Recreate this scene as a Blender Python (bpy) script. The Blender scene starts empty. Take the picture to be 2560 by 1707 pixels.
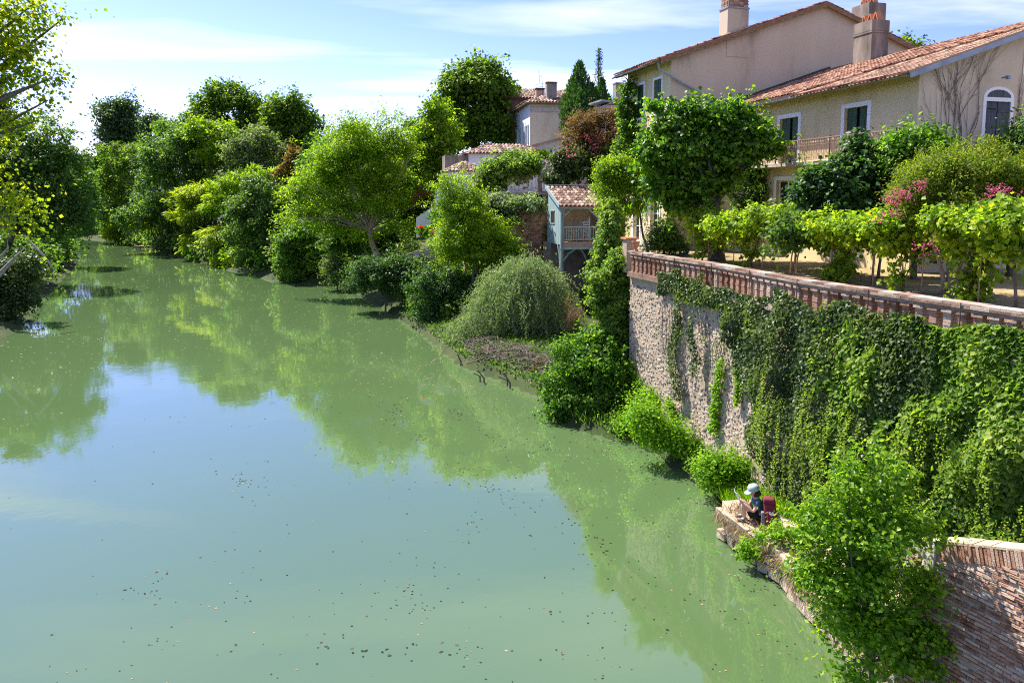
import bpy, bmesh, math, random
import numpy as np
from mathutils import Vector, Matrix

sc = bpy.context.scene
COL = sc.collection
R = math.radians

# ------------------------------------------------------------------ camera
H = 9.2                       # camera height above the water
F = 1900.0                    # focal length in photo pixels (photo is 2560 wide)
TH = R(6.2)                   # pitch down
CX, CY = 1280.0, 697.0        # optical axis in the photo (lens shift)
cam_d = bpy.data.cameras.new('camera')
cam = bpy.data.objects.new('camera', cam_d)
COL.objects.link(cam)
cam.location = (0, 0, H)
cam.rotation_euler = (R(90) - TH, 0, 0)
cam_d.sensor_width = 36
cam_d.lens = 36 * F / 2560
cam_d.shift_y = -(853.5 - CY) / 2560
cam_d.clip_end = 6000
sc.camera = cam

# ------------------------------------------------------------------ light
SUN_EL = R(55)
sx, sy = -0.76, 0.65          # horizontal direction towards the sun
SUN_ROT = math.atan2(sx, sy)
sdir = Vector((sx * math.cos(SUN_EL), sy * math.cos(SUN_EL), math.sin(SUN_EL)))
sun_d = bpy.data.lights.new('sun', 'SUN')
sun_d.energy = 5.0
sun_d.angle = R(0.53)
sun_d.color = (1.0, 0.93, 0.82)
sun = bpy.data.objects.new('sun', sun_d)
COL.objects.link(sun)
sun.rotation_euler = sdir.to_track_quat('Z', 'Y').to_euler()
sun.location = (0, 0, 60)

world = bpy.data.worlds.new('World')
sc.world = world
world.use_nodes = True
wn, wl = world.node_tree.nodes, world.node_tree.links
wn.clear()
w_out = wn.new('ShaderNodeOutputWorld')
w_bg = wn.new('ShaderNodeBackground')
w_bg.inputs['Strength'].default_value = 0.14
sky = wn.new('ShaderNodeTexSky')
sky.sky_type = 'NISHITA'
sky.sun_disc = False
sky.sun_elevation = SUN_EL
sky.sun_rotation = SUN_ROT
sky.altitude = 100
sky.air_density = 1.0
sky.dust_density = 0.5
sky.ozone_density = 3.0
# thin cirrus: noise on the plane of a high cloud layer, stretched along one wind direction
tc = wn.new('ShaderNodeTexCoord')
sep = wn.new('ShaderNodeSeparateXYZ')
wl.new(tc.outputs['Generated'], sep.inputs[0])
zc = wn.new('ShaderNodeMath'); zc.operation = 'MAXIMUM'; zc.inputs[1].default_value = 0.0
wl.new(sep.outputs['Z'], zc.inputs[0])
za = wn.new('ShaderNodeMath'); za.operation = 'ADD'; za.inputs[1].default_value = 0.07
wl.new(zc.outputs[0], za.inputs[0])
dx = wn.new('ShaderNodeMath'); dx.operation = 'DIVIDE'
dy = wn.new('ShaderNodeMath'); dy.operation = 'DIVIDE'
wl.new(sep.outputs['X'], dx.inputs[0]); wl.new(za.outputs[0], dx.inputs[1])
wl.new(sep.outputs['Y'], dy.inputs[0]); wl.new(za.outputs[0], dy.inputs[1])
cb = wn.new('ShaderNodeCombineXYZ')
wl.new(dx.outputs[0], cb.inputs['X']); wl.new(dy.outputs[0], cb.inputs['Y'])
mp = wn.new('ShaderNodeMapping')
mp.inputs['Rotation'].default_value = (0, 0, R(8))
mp.inputs['Scale'].default_value = (0.30, 1.15, 1)
mp.inputs['Location'].default_value = (1.35, 0.55, 0)
wl.new(cb.outputs[0], mp.inputs[0])
nz = wn.new('ShaderNodeTexNoise')
nz.inputs['Scale'].default_value = 1.0
nz.inputs['Detail'].default_value = 7
nz.inputs['Roughness'].default_value = 0.52
nz.inputs['Distortion'].default_value = 0.5
wl.new(mp.outputs[0], nz.inputs['Vector'])
cr = wn.new('ShaderNodeValToRGB')
cr.color_ramp.elements[0].position = 0.47
cr.color_ramp.elements[0].color = (0, 0, 0, 1)
cr.color_ramp.elements[1].position = 0.68
cr.color_ramp.elements[1].color = (0.8, 0.8, 0.8, 1)
wl.new(nz.outputs['Fac'], cr.inputs[0])
mx = wn.new('ShaderNodeMix'); mx.data_type = 'RGBA'
wl.new(cr.outputs[0], mx.inputs['Factor'])
k1 = wn.new('ShaderNodeVectorMath'); k1.operation = 'SCALE'; k1.inputs['Scale'].default_value = 0.16
wl.new(sky.outputs[0], k1.inputs[0])
gm = wn.new('ShaderNodeGamma'); gm.inputs['Gamma'].default_value = 1.42
wl.new(k1.outputs[0], gm.inputs['Color'])
k2 = wn.new('ShaderNodeVectorMath'); k2.operation = 'MULTIPLY'; k2.inputs[1].default_value = (0.71 / .16, 0.585 / .16, 0.90 / .16)
wl.new(gm.outputs[0], k2.inputs[0])
wl.new(k2.outputs[0], mx.inputs['A'])
mx.inputs['B'].default_value = (4.4, 4.5, 4.8, 1)
wl.new(mx.outputs['Result'], w_bg.inputs['Color'])
wl.new(w_bg.outputs[0], w_out.inputs[0])

vs = sc.view_settings
sc.display_settings.display_device = 'sRGB'
vs.view_transform = 'Standard'
vs.look = 'None'
vs.gamma = 1
vs.use_curve_mapping = False
vs.exposure = 1.3

cy_ = sc.cycles
cy_.max_bounces = 8
cy_.diffuse_bounces = 5
cy_.glossy_bounces = 3
cy_.transmission_bounces = 4
cy_.transparent_max_bounces = 4
cy_.caustics_reflective = False
cy_.caustics_refractive = False
cy_.use_denoising = False
cy_.sample_clamp_indirect = 6
cy_.use_adaptive_sampling = False
cy_.filter_width = 1.1

# ------------------------------------------------------------------ pixel rays
_fw = np.array([0, math.cos(TH), -math.sin(TH)])
_up = np.array([0, math.sin(TH), math.cos(TH)])
_rt = np.array([1.0, 0, 0])
EYE = np.array([0, 0, H])
def ray(px, py): return _fw + _rt * ((px - CX) / F) + _up * ((CY - py) / F)
def onz(px, py, z):                      # where a pixel's ray meets the level z
    r = ray(px, py); return EYE + r * ((z - H) / r[2])
def aty(px, py, Y):                      # where a pixel's ray reaches the distance Y
    r = ray(px, py); return EYE + r * (Y / r[1])
def V3(*a): return np.array(a, float)
def unit(v): v = np.asarray(v, float); return v / (np.linalg.norm(v) + 1e-12)

# ------------------------------------------------------------------ object helpers
ORG = {}
def thing(name, label, cat, loc, group=None):
    o = bpy.data.objects.new(name, None); COL.objects.link(o)
    o.empty_display_size = 0.2
    o.location = tuple(float(x) for x in loc)
    ORG[o.name] = np.array(loc, float)
    return tag(o, label, cat, group)
def tag(o, label=None, cat=None, group=None, kind=None):
    if label: o['label'] = label
    if cat: o['category'] = cat; o['kind'] = 'thing'
    if group: o['group'] = group
    if kind: o['kind'] = kind
    return o
def link(name, mesh, parent=None, loc=None, rot=None):
    o = bpy.data.objects.new(name, mesh); COL.objects.link(o)
    org = np.zeros(3)
    if parent is not None:
        o.parent = parent
        org = ORG.get(parent.name, np.zeros(3))
    ORG[o.name] = org
    if loc is not None: o.location = tuple(float(x) for x in (np.array(loc) - org))
    if rot is not None:
        o.rotation_mode = 'QUATERNION'; o.rotation_quaternion = rot
    return o
def mat_of(m):
    return m if not isinstance(m, str) else MAT[m]

class MB:
    """collects solids in world coordinates; build() links them as one mesh object"""
    def __init__(s): s.v = []; s.f = []
    def add(s, vs, fs):
        o = len(s.v); s.v += [tuple(map(float, p)) for p in vs]; s.f += [tuple(i + o for i in f) for f in fs]; return s
    def box(s, c, half, A=(1, 0, 0), B=(0, 1, 0), C=(0, 0, 1)):
        c = np.array(c, float); A, B, C = (np.array(q, float) for q in (A, B, C)); a, b, d = half
        p = [c + A * a * i + B * b * j + C * d * k for k in (-1, 1) for j in (-1, 1) for i in (-1, 1)]
        return s.add(p, [(0, 2, 3, 1), (4, 5, 7, 6), (0, 1, 5, 4), (2, 6, 7, 3), (0, 4, 6, 2), (1, 3, 7, 5)])
    def bar(s, p, q, w, d=None, upv=(0, 0, 1)):
        p, q = np.array(p, float), np.array(q, float); d = d or w
        a = unit(q - p); b = np.cross(a, upv)
        if np.linalg.norm(b) < 1e-3: b = np.cross(a, (1, 0, 0))
        b = unit(b); c = np.cross(b, a)
        return s.box((p + q) / 2, (np.linalg.norm(q - p) / 2, w / 2, d / 2), a, b, c)
    def quad(s, *p): return s.add(p, [tuple(range(len(p)))])
    def tube(s, pts, rad, n=6, cap=True):
        pts = [np.array(p, float) for p in pts]
        if not hasattr(rad, '__len__'): rad = [rad] * len(pts)
        o = len(s.v); ref = np.array([.31, .2, .93]); m = len(pts)
        for i, p in enumerate(pts):
            t = unit(pts[min(i + 1, m - 1)] - pts[max(i - 1, 0)])
            a = np.cross(t, ref)
            if np.linalg.norm(a) < .05: a = np.cross(t, (1, 0, 0))
            a = unit(a); b = np.cross(t, a)
            for k in range(n):
                w = 2 * math.pi * k / n
                s.v.append(tuple(p + (a * math.cos(w) + b * math.sin(w)) * rad[i]))
        for i in range(m - 1):
            for k in range(n):
                k2 = (k + 1) % n
                s.f.append((o + i * n + k, o + i * n + k2, o + (i + 1) * n + k2, o + (i + 1) * n + k))
        if cap:
            s.f.append(tuple(o + k for k in range(n))[::-1]); s.f.append(tuple(o + (m - 1) * n + k for k in range(n)))
        return s
    def lathe(s, c, prof, n=14):
        o = len(s.v); c = np.array(c, float)
        for r, z in prof:
            for k in range(n):
                w = 2 * math.pi * k / n; s.v.append(tuple(c + V3(r * math.cos(w), r * math.sin(w), z)))
        for i in range(len(prof) - 1):
            for k in range(n):
                k2 = (k + 1) % n
                s.f.append((o + i * n + k, o + i * n + k2, o + (i + 1) * n + k2, o + (i + 1) * n + k))
        s.f.append(tuple(o + k for k in range(n))[::-1]); s.f.append(tuple(o + (len(prof) - 1) * n + k for k in range(n)))
        return s
    def prism(s, poly, vec):
        """closed prism: polygon extruded by vec"""
        n = len(poly); poly = [np.array(p, float) for p in poly]; vec = np.array(vec, float)
        o = len(s.v)
        s.v += [tuple(p) for p in poly] + [tuple(p + vec) for p in poly]
        s.f.append(tuple(o + i for i in range(n))); s.f.append(tuple(o + n + i for i in range(n))[::-1])
        for i in range(n):
            j = (i + 1) % n; s.f.append((o + i, o + n + i, o + n + j, o + j))
        return s
    def mesh(s, name, m=None, org=(0, 0, 0), smooth=False):
        me = bpy.data.meshes.new(name)
        v = np.array(s.v) - np.array(org)
        me.from_pydata(v.tolist(), [], s.f)
        if m: me.materials.append(mat_of(m))
        if smooth: me.polygons.foreach_set('use_smooth', [True] * len(me.polygons))
        me.update(); return me
    def build(s, name, m, parent=None, smooth=False, fixn=True):
        org = ORG.get(parent.name, np.zeros(3)) if parent is not None else np.zeros(3)
        me = s.mesh(name, m, org, smooth)
        if fixn:
            bm = bmesh.new(); bm.from_mesh(me); bmesh.ops.recalc_face_normals(bm, faces=bm.faces); bm.to_mesh(me); bm.free()
        return link(name, me, parent)

# ------------------------------------------------------------------ materials
MAT = {}
def _new(name):
    m = bpy.data.materials.new(name); m.use_nodes = True
    n, l = m.node_tree.nodes, m.node_tree.links; n.clear()
    out = n.new('ShaderNodeOutputMaterial'); MAT[name] = m
    return m, n, l, out
def _ramp(n, cols, pos=None):
    r = n.new('ShaderNodeValToRGB'); e = r.color_ramp.elements
    pos = pos or [i / (len(cols) - 1) for i in range(len(cols))]
    while len(e) < len(cols): e.new(0.5)
    for i, (c, p) in enumerate(zip(cols, pos)): e[i].position = p; e[i].color = (*c, 1)
    return r
def _math(n, l, op, a, b):
    x = n.new('ShaderNodeMath'); x.operation = op
    for i, q in enumerate((a, b)):
        if isinstance(q, (int, float)): x.inputs[i].default_value = q
        else: l.new(q, x.inputs[i])
    return x.outputs[0]
def leafmat(name, dark, mid, light, trans=0.42, gloss=0.35, rough=0.45, tshift=(1.35, 1.4, 0.5)):
    m, n, l, out = _new(name)
    a = n.new('ShaderNodeAttribute'); a.attribute_name = 'rnd'
    dark, mid, light = (tuple(min(.75, x * k) for x, k in zip(q, (1.75, 1.6, 1.4))) for q in (dark, mid, light))
    r = _ramp(n, (dark, mid, light), (0.1, 0.5, 0.95)); l.new(a.outputs['Fac'], r.inputs[0])
    p = n.new('ShaderNodeBsdfPrincipled'); p.inputs['Roughness'].default_value = rough
    p.inputs['Specular IOR Level'].default_value = gloss * .6
    t = n.new('ShaderNodeBsdfTranslucent')
    g = n.new('ShaderNodeMix'); g.data_type = 'RGBA'; g.blend_type = 'MULTIPLY'; g.inputs['Factor'].default_value = 1
    g.inputs['B'].default_value = (*tshift, 1)
    l.new(r.outputs[0], g.inputs['A']); l.new(g.outputs['Result'], t.inputs[0])
    l.new(r.outputs[0], p.inputs['Base Color'])
    mxs = n.new('ShaderNodeMixShader'); mxs.inputs[0].default_value = min(.66, trans + .15)
    l.new(p.outputs[0], mxs.inputs[1]); l.new(t.outputs[0], mxs.inputs[2]); l.new(mxs.outputs[0], out.inputs[0])
    return m
def surf(name, cols, scale=3.0, rough=0.85, bump=0.2, pos=None, stretch=(1, 1, 1), rnd=0.0, detail=8, spec=0.25, metallic=0.0, bscale=None):
    """colour from object-space noise (plus a random value per piece), fine relief from a second noise"""
    m, n, l, out = _new(name)
    tcn = n.new('ShaderNodeNewGeometry')
    mpn = n.new('ShaderNodeMapping'); mpn.inputs['Scale'].default_value = stretch
    l.new(tcn.outputs['Position'], mpn.inputs[0])
    no = n.new('ShaderNodeTexNoise'); no.inputs['Scale'].default_value = scale; no.inputs['Detail'].default_value = detail
    no.inputs['Roughness'].default_value = 0.62
    l.new(mpn.outputs[0], no.inputs['Vector'])
    f = no.outputs['Fac']
    if rnd:
        a = n.new('ShaderNodeAttribute'); a.attribute_name = 'rnd'
        oi = n.new('ShaderNodeObjectInfo')
        q = _math(n, l, 'FRACT', _math(n, l, 'ADD', a.outputs['Fac'], oi.outputs['Random']), 0)
        q = _math(n, l, 'MULTIPLY', _math(n, l, 'SUBTRACT', q, 0.5), rnd)
        f = _math(n, l, 'ADD', f, q)
    st = _math(n, l, 'ADD', _math(n, l, 'MULTIPLY', _math(n, l, 'SUBTRACT', f, 0.5), 1.7), 0.5)
    r = _ramp(n, cols, pos); l.new(st, r.inputs[0])
    p = n.new('ShaderNodeBsdfPrincipled'); p.inputs['Roughness'].default_value = rough
    p.inputs['Specular IOR Level'].default_value = spec; p.inputs['Metallic'].default_value = metallic
    l.new(r.outputs[0], p.inputs['Base Color'])
    if bump:
        n2 = n.new('ShaderNodeTexNoise'); n2.inputs['Scale'].default_value = bscale or scale * 6; n2.inputs['Detail'].default_value = 4
        l.new(mpn.outputs[0], n2.inputs['Vector'])
        b = n.new('ShaderNodeBump'); b.inputs['Strength'].default_value = bump; b.inputs['Distance'].default_value = 0.03
        l.new(n2.outputs['Fac'], b.inputs['Height']); l.new(b.outputs[0], p.inputs['Normal'])
    l.new(p.outputs[0], out.inputs[0])
    return m

# foliage kinds
leafmat('leaf_poplar', (0.0455, 0.0975, 0.0104), (0.1300, 0.1950, 0.0130), (0.3380, 0.3510, 0.0156), .5, .3)
leafmat('leaf_dark', (0.0175, 0.05, 0.0163), (0.05, 0.11, 0.0263), (0.1187, 0.2063, 0.0375), .38, .3)
leafmat('leaf_green', (0.0236, 0.0649, 0.0118), (0.0590, 0.1357, 0.0189), (0.1298, 0.2242, 0.0283), .42, .35)
leafmat('leaf_bright', (0.048, 0.1066, 0.0107), (0.1119, 0.2025, 0.0149), (0.2025, 0.2878, 0.0192), .5, .3)
leafmat('leaf_lime', (0.0686, 0.1258, 0.0137), (0.1716, 0.2517, 0.0206), (0.2974, 0.3546, 0.0343), .5, .3)
leafmat('leaf_plane', (0.0244, 0.0656, 0.0099), (0.0609, 0.1287, 0.0149), (0.1372, 0.2035, 0.0198), .42, .3)
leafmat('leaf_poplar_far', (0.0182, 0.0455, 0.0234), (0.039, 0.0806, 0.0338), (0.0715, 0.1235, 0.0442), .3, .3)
leafmat('leaf_willow', (0.05, 0.092, 0.052), (0.105, 0.165, 0.105), (0.185, 0.25, 0.165), .38, .35)
leafmat('leaf_greygreen', (.035, .070, .025), (.075, .125, .045), (.13, .18, .07), .36, .35)
leafmat('leaf_ivy', (0.0132, 0.0352, 0.0132), (0.0374, 0.0726, 0.0242), (0.0935, 0.1375, 0.0418), .28, .4, .4)
leafmat('leaf_hop', (0.0330, 0.0826, 0.0142), (0.0885, 0.1711, 0.0260), (0.2006, 0.2714, 0.0531), .42, .4)
leafmat('leaf_fig', (.010, .032, .013), (.025, .072, .020), (.075, .14, .028), .36, .4, .42)
leafmat('leaf_linden', (0.0212, 0.0649, 0.0118), (0.0531, 0.1357, 0.0165), (0.1416, 0.2478, 0.0212), .48, .45, .36)
leafmat('leaf_grape', (0.0455, 0.1105, 0.0130), (0.1235, 0.2210, 0.0182), (0.2600, 0.3250, 0.0260), .48, .4)
leafmat('leaf_myrtle', (0.055, 0.05, 0.018), (0.1, 0.078, 0.03), (0.145, 0.11, 0.045), .4, .25, tshift=(1.2, 1.0, .7))
leafmat('leaf_myrtle_green', (0.045, 0.09, 0.012), (0.09, 0.15, 0.018), (0.16, 0.185, 0.03), .45, .3)
leafmat('petal_pink', (0.2, 0.04, 0.09), (0.28, 0.07, 0.14), (0.34, 0.13, 0.2), .4, .2, tshift=(1.1, .9, 1))
leafmat('petal_rose', (0.18, 0.07, 0.08), (0.26, 0.11, 0.12), (0.31, 0.16, 0.16), .4, .2, tshift=(1.1, .9, 1))
leafmat('petal_red', (0.3, 0.015, 0.01), (0.38, 0.03, 0.012), (0.42, 0.05, 0.02), .35, .3, tshift=(1.1, .8, .8))
leafmat('leaf_cypress', (0.0115, 0.0391, 0.0138), (0.0276, 0.0782, 0.023), (0.0633, 0.1265, 0.0345), .2, .25)
leafmat('leaf_alder', (0.0312, 0.0910, 0.0117), (0.0910, 0.1950, 0.0156), (0.2080, 0.3120, 0.0234), .48, .5, .34)
leafmat('leaf_dry', (0.09, 0.068, 0.042), (0.17, 0.14, 0.09), (0.27, 0.23, 0.155), .25, .15, tshift=(1, .9, .8))
leafmat('leaf_rust', (0.05, 0.025, 0.01), (0.1, 0.045, 0.014), (0.15, 0.08, 0.02), .4, .2, tshift=(1.1, .8, .5))
leafmat('leaf_autumn', (0.045, 0.05, 0.012), (0.09, 0.08, 0.016), (0.17, 0.12, 0.025), .42, .25, tshift=(1.2, 1, .5))
leafmat('leaf_grass', (0.0472, 0.1298, 0.0094), (0.1062, 0.2242, 0.0142), (0.1888, 0.3186, 0.0212), .45, .3)
leafmat('leaf_palm', (.045, .09, .010), (.11, .17, .016), (.22, .25, .020), .4, .45)
leafmat('leaf_float', (0.01, 0.016, 0.008), (0.04, 0.036, 0.022), (0.2, 0.16, 0.11), 0.0, .3)

# built surfaces
surf('bark', ((.05, .04, .03), (.12, .10, .08), (.22, .19, .15)), 5, .9, .5, stretch=(3, 3, .6))
surf('bark_pale', ((.16, .12, .08), (.30, .23, .16), (.42, .35, .27)), 4, .85, .35, stretch=(2, 2, .7))
surf('twig', ((.07, .055, .045), (.15, .12, .10), (.27, .225, .19)), 8, .9, .3)
surf('soil', ((.06, .05, .03), (.12, .10, .06), (.18, .16, .09)), .6, .95, .4)
surf('bankgrass', ((.018, .030, .010), (.035, .055, .014), (.075, .075, .03)), .5, .95, .5)
surf('lawn', ((.12, .10, .045), (.27, .21, .10), (.40, .31, .17)), 1.4, .95, .6, bscale=45)
surf('plaster_cream', ((.42, .33, .17), (.63, .515, .29), (.68, .575, .36)), .8, .9, .03, stretch=(1, 1, .35), bscale=25)
surf('plaster_mauve', ((.20, .16, .115), (.48, .40, .295), (.55, .475, .365)), .55, .9, .04, pos=(0.0, .42, 1), stretch=(1, 1, .3), bscale=20)
surf('plaster_rose', ((.34, .275, .20), (.54, .45, .34), (.61, .525, .415)), .7, .9, .04, stretch=(1, 1, .3), bscale=20)
surf('plaster_white', ((.40, .40, .41), (.62, .62, .64), (.70, .70, .71)), .7, .9, .1, pos=(0, .3, 1), stretch=(1, 1, .25), bscale=20)
surf('plaster_grime', ((.05, .045, .04), (.20, .17, .14), (.42, .34, .28)), 1.6, .95, .25, stretch=(1, 1, .3))
surf('cement', ((.10, .09, .085), (.24, .21, .19), (.38, .33, .30)), 1.8, .95, .3, stretch=(1, 1, .5))
surf('paint_white', ((.70, .70, .70), (.78, .78, .78), (.82, .82, .81)), 2, .6, .04)
surf('shutter_green', ((.020, .045, .022), (.040, .080, .042), (.07, .115, .065)), 3, .6, .15, stretch=(4, 4, .5))
surf('shutter_grey', ((.035, .04, .048), (.075, .085, .10), (.14, .15, .17)), 3, .7, .25, stretch=(5, 5, .4))
surf('shutter_blue', ((.20, .28, .34), (.30, .40, .46), (.38, .46, .50)), 3, .6, .1)
surf('paint_teal', ((.17, .25, .25), (.27, .37, .36), (.38, .47, .45)), 2.5, .7, .15, stretch=(4, 4, .5))
surf('zinc', ((.16, .18, .21), (.26, .29, .33), (.36, .40, .45)), 2, .45, .05, metallic=.4)
surf('iron_rust', ((.16, .09, .06), (.30, .18, .13), (.42, .27, .20)), 6, .8, .1)
surf('iron_dark', ((.03, .03, .032), (.06, .06, .06), (.10, .10, .10)), 5, .6, .1)
surf('wood_brown', ((.10, .06, .03), (.20, .13, .07), (.30, .21, .13)), 3, .8, .2, stretch=(1, 4, 4))
surf('wood_grey', ((.16, .14, .12), (.30, .27, .24), (.42, .39, .35)), 3, .85, .2)
surf('brick', ((.17, .085, .055), (.31, .165, .105), (.39, .25, .175), (.44, .345, .27)), 9, .9, .5, rnd=.55, bscale=60)
surf('brick_pale', ((.17, .105, .072), (.27, .18, .13), (.34, .25, .19), (.39, .32, .26)), 7, .9, .5, rnd=.8, bscale=60)
surf('mortar', ((.22, .19, .15), (.36, .31, .25), (.46, .41, .34)), 6, .95, .5)
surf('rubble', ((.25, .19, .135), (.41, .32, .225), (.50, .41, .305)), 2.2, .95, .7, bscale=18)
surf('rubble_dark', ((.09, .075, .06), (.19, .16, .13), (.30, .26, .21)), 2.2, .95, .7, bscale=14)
surf('pebble', ((.13, .115, .10), (.26, .22, .18), (.37, .31, .24), (.44, .365, .285)), 5, .85, .3, rnd=1.3, bscale=40)
surf('stone_pale', ((.26, .22, .18), (.42, .37, .31), (.56, .51, .45)), 4, .9, .5, rnd=.5, bscale=30)
surf('tile', ((.11, .052, .034), (.27, .12, .068), (.37, .185, .11), (.39, .255, .175)), 5, .85, .35, rnd=.9, bscale=50)
surf('tile_old', ((.09, .055, .043), (.20, .12, .09), (.30, .20, .15), (.38, .285, .225)), 5, .9, .4, rnd=.8, bscale=50)
surf('terracotta', ((.34, .13, .06), (.50, .20, .10), (.58, .28, .16)), 5, .8, .2)
surf('skin', ((.52, .30, .22), (.58, .35, .26), (.62, .40, .31)), 6, .55, .05)
surf('cloth_teal', ((.030, .085, .12), (.045, .115, .155), (.065, .15, .19)), 14, .9, .2)
surf('cloth_sage', ((.24, .33, .33), (.32, .41, .41), (.38, .47, .47)), 12, .9, .15)
surf('cloth_black', ((.010, .010, .012), (.018, .018, .020), (.03, .03, .032)), 12, .9, .2)
surf('cloth_wine', ((.11, .012, .026), (.16, .020, .040), (.21, .035, .06)), 10, .8, .2)
surf('cloth_grey', ((.10, .11, .13), (.17, .18, .21), (.25, .26, .29)), 12, .85, .2)
surf('cloth_parasol', ((.42, .40, .36), (.55, .53, .48), (.62, .60, .56)), 5, .9, .15)
surf('hair', ((.018, .008, .006), (.03, .014, .010), (.05, .022, .016)), 20, .6, .2)
surf('shoe', ((.06, .06, .055), (.12, .12, .11), (.2, .2, .19)), 18, .85, .2)
surf('paper', ((.72, .74, .78), (.80, .80, .80), (.50, .60, .75)), 22, .7, 0)
surf('shell', ((.60, .58, .55), (.72, .70, .67), (.78, .76, .74)), 20, .5, .1)
surf('plastic_white', ((.55, .55, .57), (.66, .66, .67), (.72, .72, .73)), 3, .45, .02, spec=.4)
surf('hose_blue', ((.02, .10, .22), (.03, .16, .32), (.05, .2, .38)), 8, .5, .05)
surf('dark_inside', ((.02, .018, .015), (.03, .028, .025), (.045, .04, .035)), 3, .95, 0)

def glassmat():
    m, n, l, out = _new('glass')
    p = n.new('ShaderNodeBsdfPrincipled')
    p.inputs['Base Color'].default_value = (.012, .016, .016, 1); p.inputs['Roughness'].default_value = .06
    p.inputs['Specular IOR Level'].default_value = .6
    l.new(p.outputs[0], out.inputs[0])
glassmat()
def watermat():
    m, n, l, out = _new('river_water')
    g = n.new('ShaderNodeNewGeometry')
    big = n.new('ShaderNodeTexNoise'); big.inputs['Scale'].default_value = .05; big.inputs['Detail'].default_value = 3
    l.new(g.outputs['Position'], big.inputs['Vector'])
    r = _ramp(n, ((.066, .116, .043), (.074, .126, .049)), (.35, .65)); l.new(big.outputs['Fac'], r.inputs[0])
    p = n.new('ShaderNodeBsdfPrincipled'); p.inputs['Roughness'].default_value = .02
    p.inputs['IOR'].default_value = 1.85
    l.new(r.outputs[0], p.inputs['Base Color'])
    pt = n.new('ShaderNodeTexNoise'); pt.inputs['Scale'].default_value = .09; pt.inputs['Detail'].default_value = 4; l.new(g.outputs['Position'], pt.inputs['Vector'])
    rr_ = n.new('ShaderNodeMapRange'); rr_.inputs['From Min'].default_value = .45; rr_.inputs['From Max'].default_value = .72; rr_.inputs['To Min'].default_value = .012; rr_.inputs['To Max'].default_value = .09; l.new(pt.outputs['Fac'], rr_.inputs['Value']); l.new(rr_.outputs[0], p.inputs['Roughness'])
    mpn = n.new('ShaderNodeMapping'); mpn.inputs['Scale'].default_value = (1, .8, 1); l.new(g.outputs['Position'], mpn.inputs[0])
    a = n.new('ShaderNodeTexNoise'); a.inputs['Scale'].default_value = .55; a.inputs['Detail'].default_value = 3
    b = n.new('ShaderNodeTexNoise'); b.inputs['Scale'].default_value = 5.0; b.inputs['Detail'].default_value = 2
    l.new(mpn.outputs[0], a.inputs['Vector']); l.new(mpn.outputs[0], b.inputs['Vector'])
    h = _math(n, l, 'ADD', _math(n, l, 'MULTIPLY', a.outputs['Fac'], .020), _math(n, l, 'MULTIPLY', b.outputs['Fac'], .0020))
    bp = n.new('ShaderNodeBump'); bp.inputs['Strength'].default_value = 1; bp.inputs['Distance'].default_value = .35
    l.new(h, bp.inputs['Height']); l.new(bp.outputs[0], p.inputs['Normal'])
    l.new(p.outputs[0], out.inputs[0])
watermat()
# ------------------------------------------------------------------ foliage tools
def vnoise(x, y, seed=0):
    """smooth 2D value noise in 0..1"""
    g = np.random.default_rng(seed).random((64, 64))
    xi, yi = np.floor(x).astype(int), np.floor(y).astype(int)
    fx, fy = x - xi, y - yi
    fx, fy = fx * fx * (3 - 2 * fx), fy * fy * (3 - 2 * fy)
    a = g[xi % 64, yi % 64]; b = g[(xi + 1) % 64, yi % 64]; c = g[xi % 64, (yi + 1) % 64]; d = g[(xi + 1) % 64, (yi + 1) % 64]
    return (a * (1 - fx) + b * fx) * (1 - fy) + (c * (1 - fx) + d * fx) * fy
def nrm(a): return a / (np.linalg.norm(a, axis=1, keepdims=True) + 1e-9)
def leaves(name, P, D, N, L, W, rnd, m, parent=None, fold=.18, org=None):
    """two folded triangles per leaf: stalk P, direction D, face normal N, length L, width W"""
    n = len(P); D = nrm(D); S = nrm(np.cross(D, N)); N = np.cross(S, D)
    L = np.broadcast_to(np.asarray(L, float), (n,))[:, None]; W = np.broadcast_to(np.asarray(W, float), (n,))[:, None]
    if org is None: org = ORG.get(parent.name, np.zeros(3)) if parent is not None else np.zeros(3)
    P = P - org
    mid = P + D * L * .45 + N * W * fold
    v = np.empty((n, 4, 3)); v[:, 0] = P; v[:, 1] = mid + S * W * .5; v[:, 2] = P + D * L; v[:, 3] = mid - S * W * .5
    base = (np.arange(n) * 4)[:, None]
    f = np.concatenate([base + np.array([[0, 1, 2]]), base + np.array([[0, 2, 3]])], 1).reshape(-1)
    me = bpy.data.meshes.new(name)
    me.vertices.add(n * 4); me.vertices.foreach_set('co', v.reshape(-1).astype(np.float32))
    me.loops.add(n * 6); me.loops.foreach_set('vertex_index', f.astype(np.int32))
    me.polygons.add(n * 2); me.polygons.foreach_set('loop_start', (np.arange(n * 2) * 3).astype(np.int32))
    me.update(calc_edges=True)
    at = me.attributes.new('rnd', 'FLOAT', 'FACE'); at.data.foreach_set('value', np.repeat(np.clip(rnd, 0, 1), 2).astype(np.float32))
    ms = m if isinstance(m, (list, tuple)) else [m]
    for q in ms: me.materials.append(mat_of(q))
    return link(name, me, parent)
SHRINK = .97
def lobes_px(L, Y):
    out = []
    for q in L:
        px, py, rx, ry = q[:4]; dY = q[4] if len(q) > 4 else 0; rd = q[5] if len(q) > 5 else None
        y = Y + dY; k = y / F
        out.append((aty(px, py, y), V3(rx * k, (rd if rd else rx * k), ry * k)))
    return out
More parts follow.
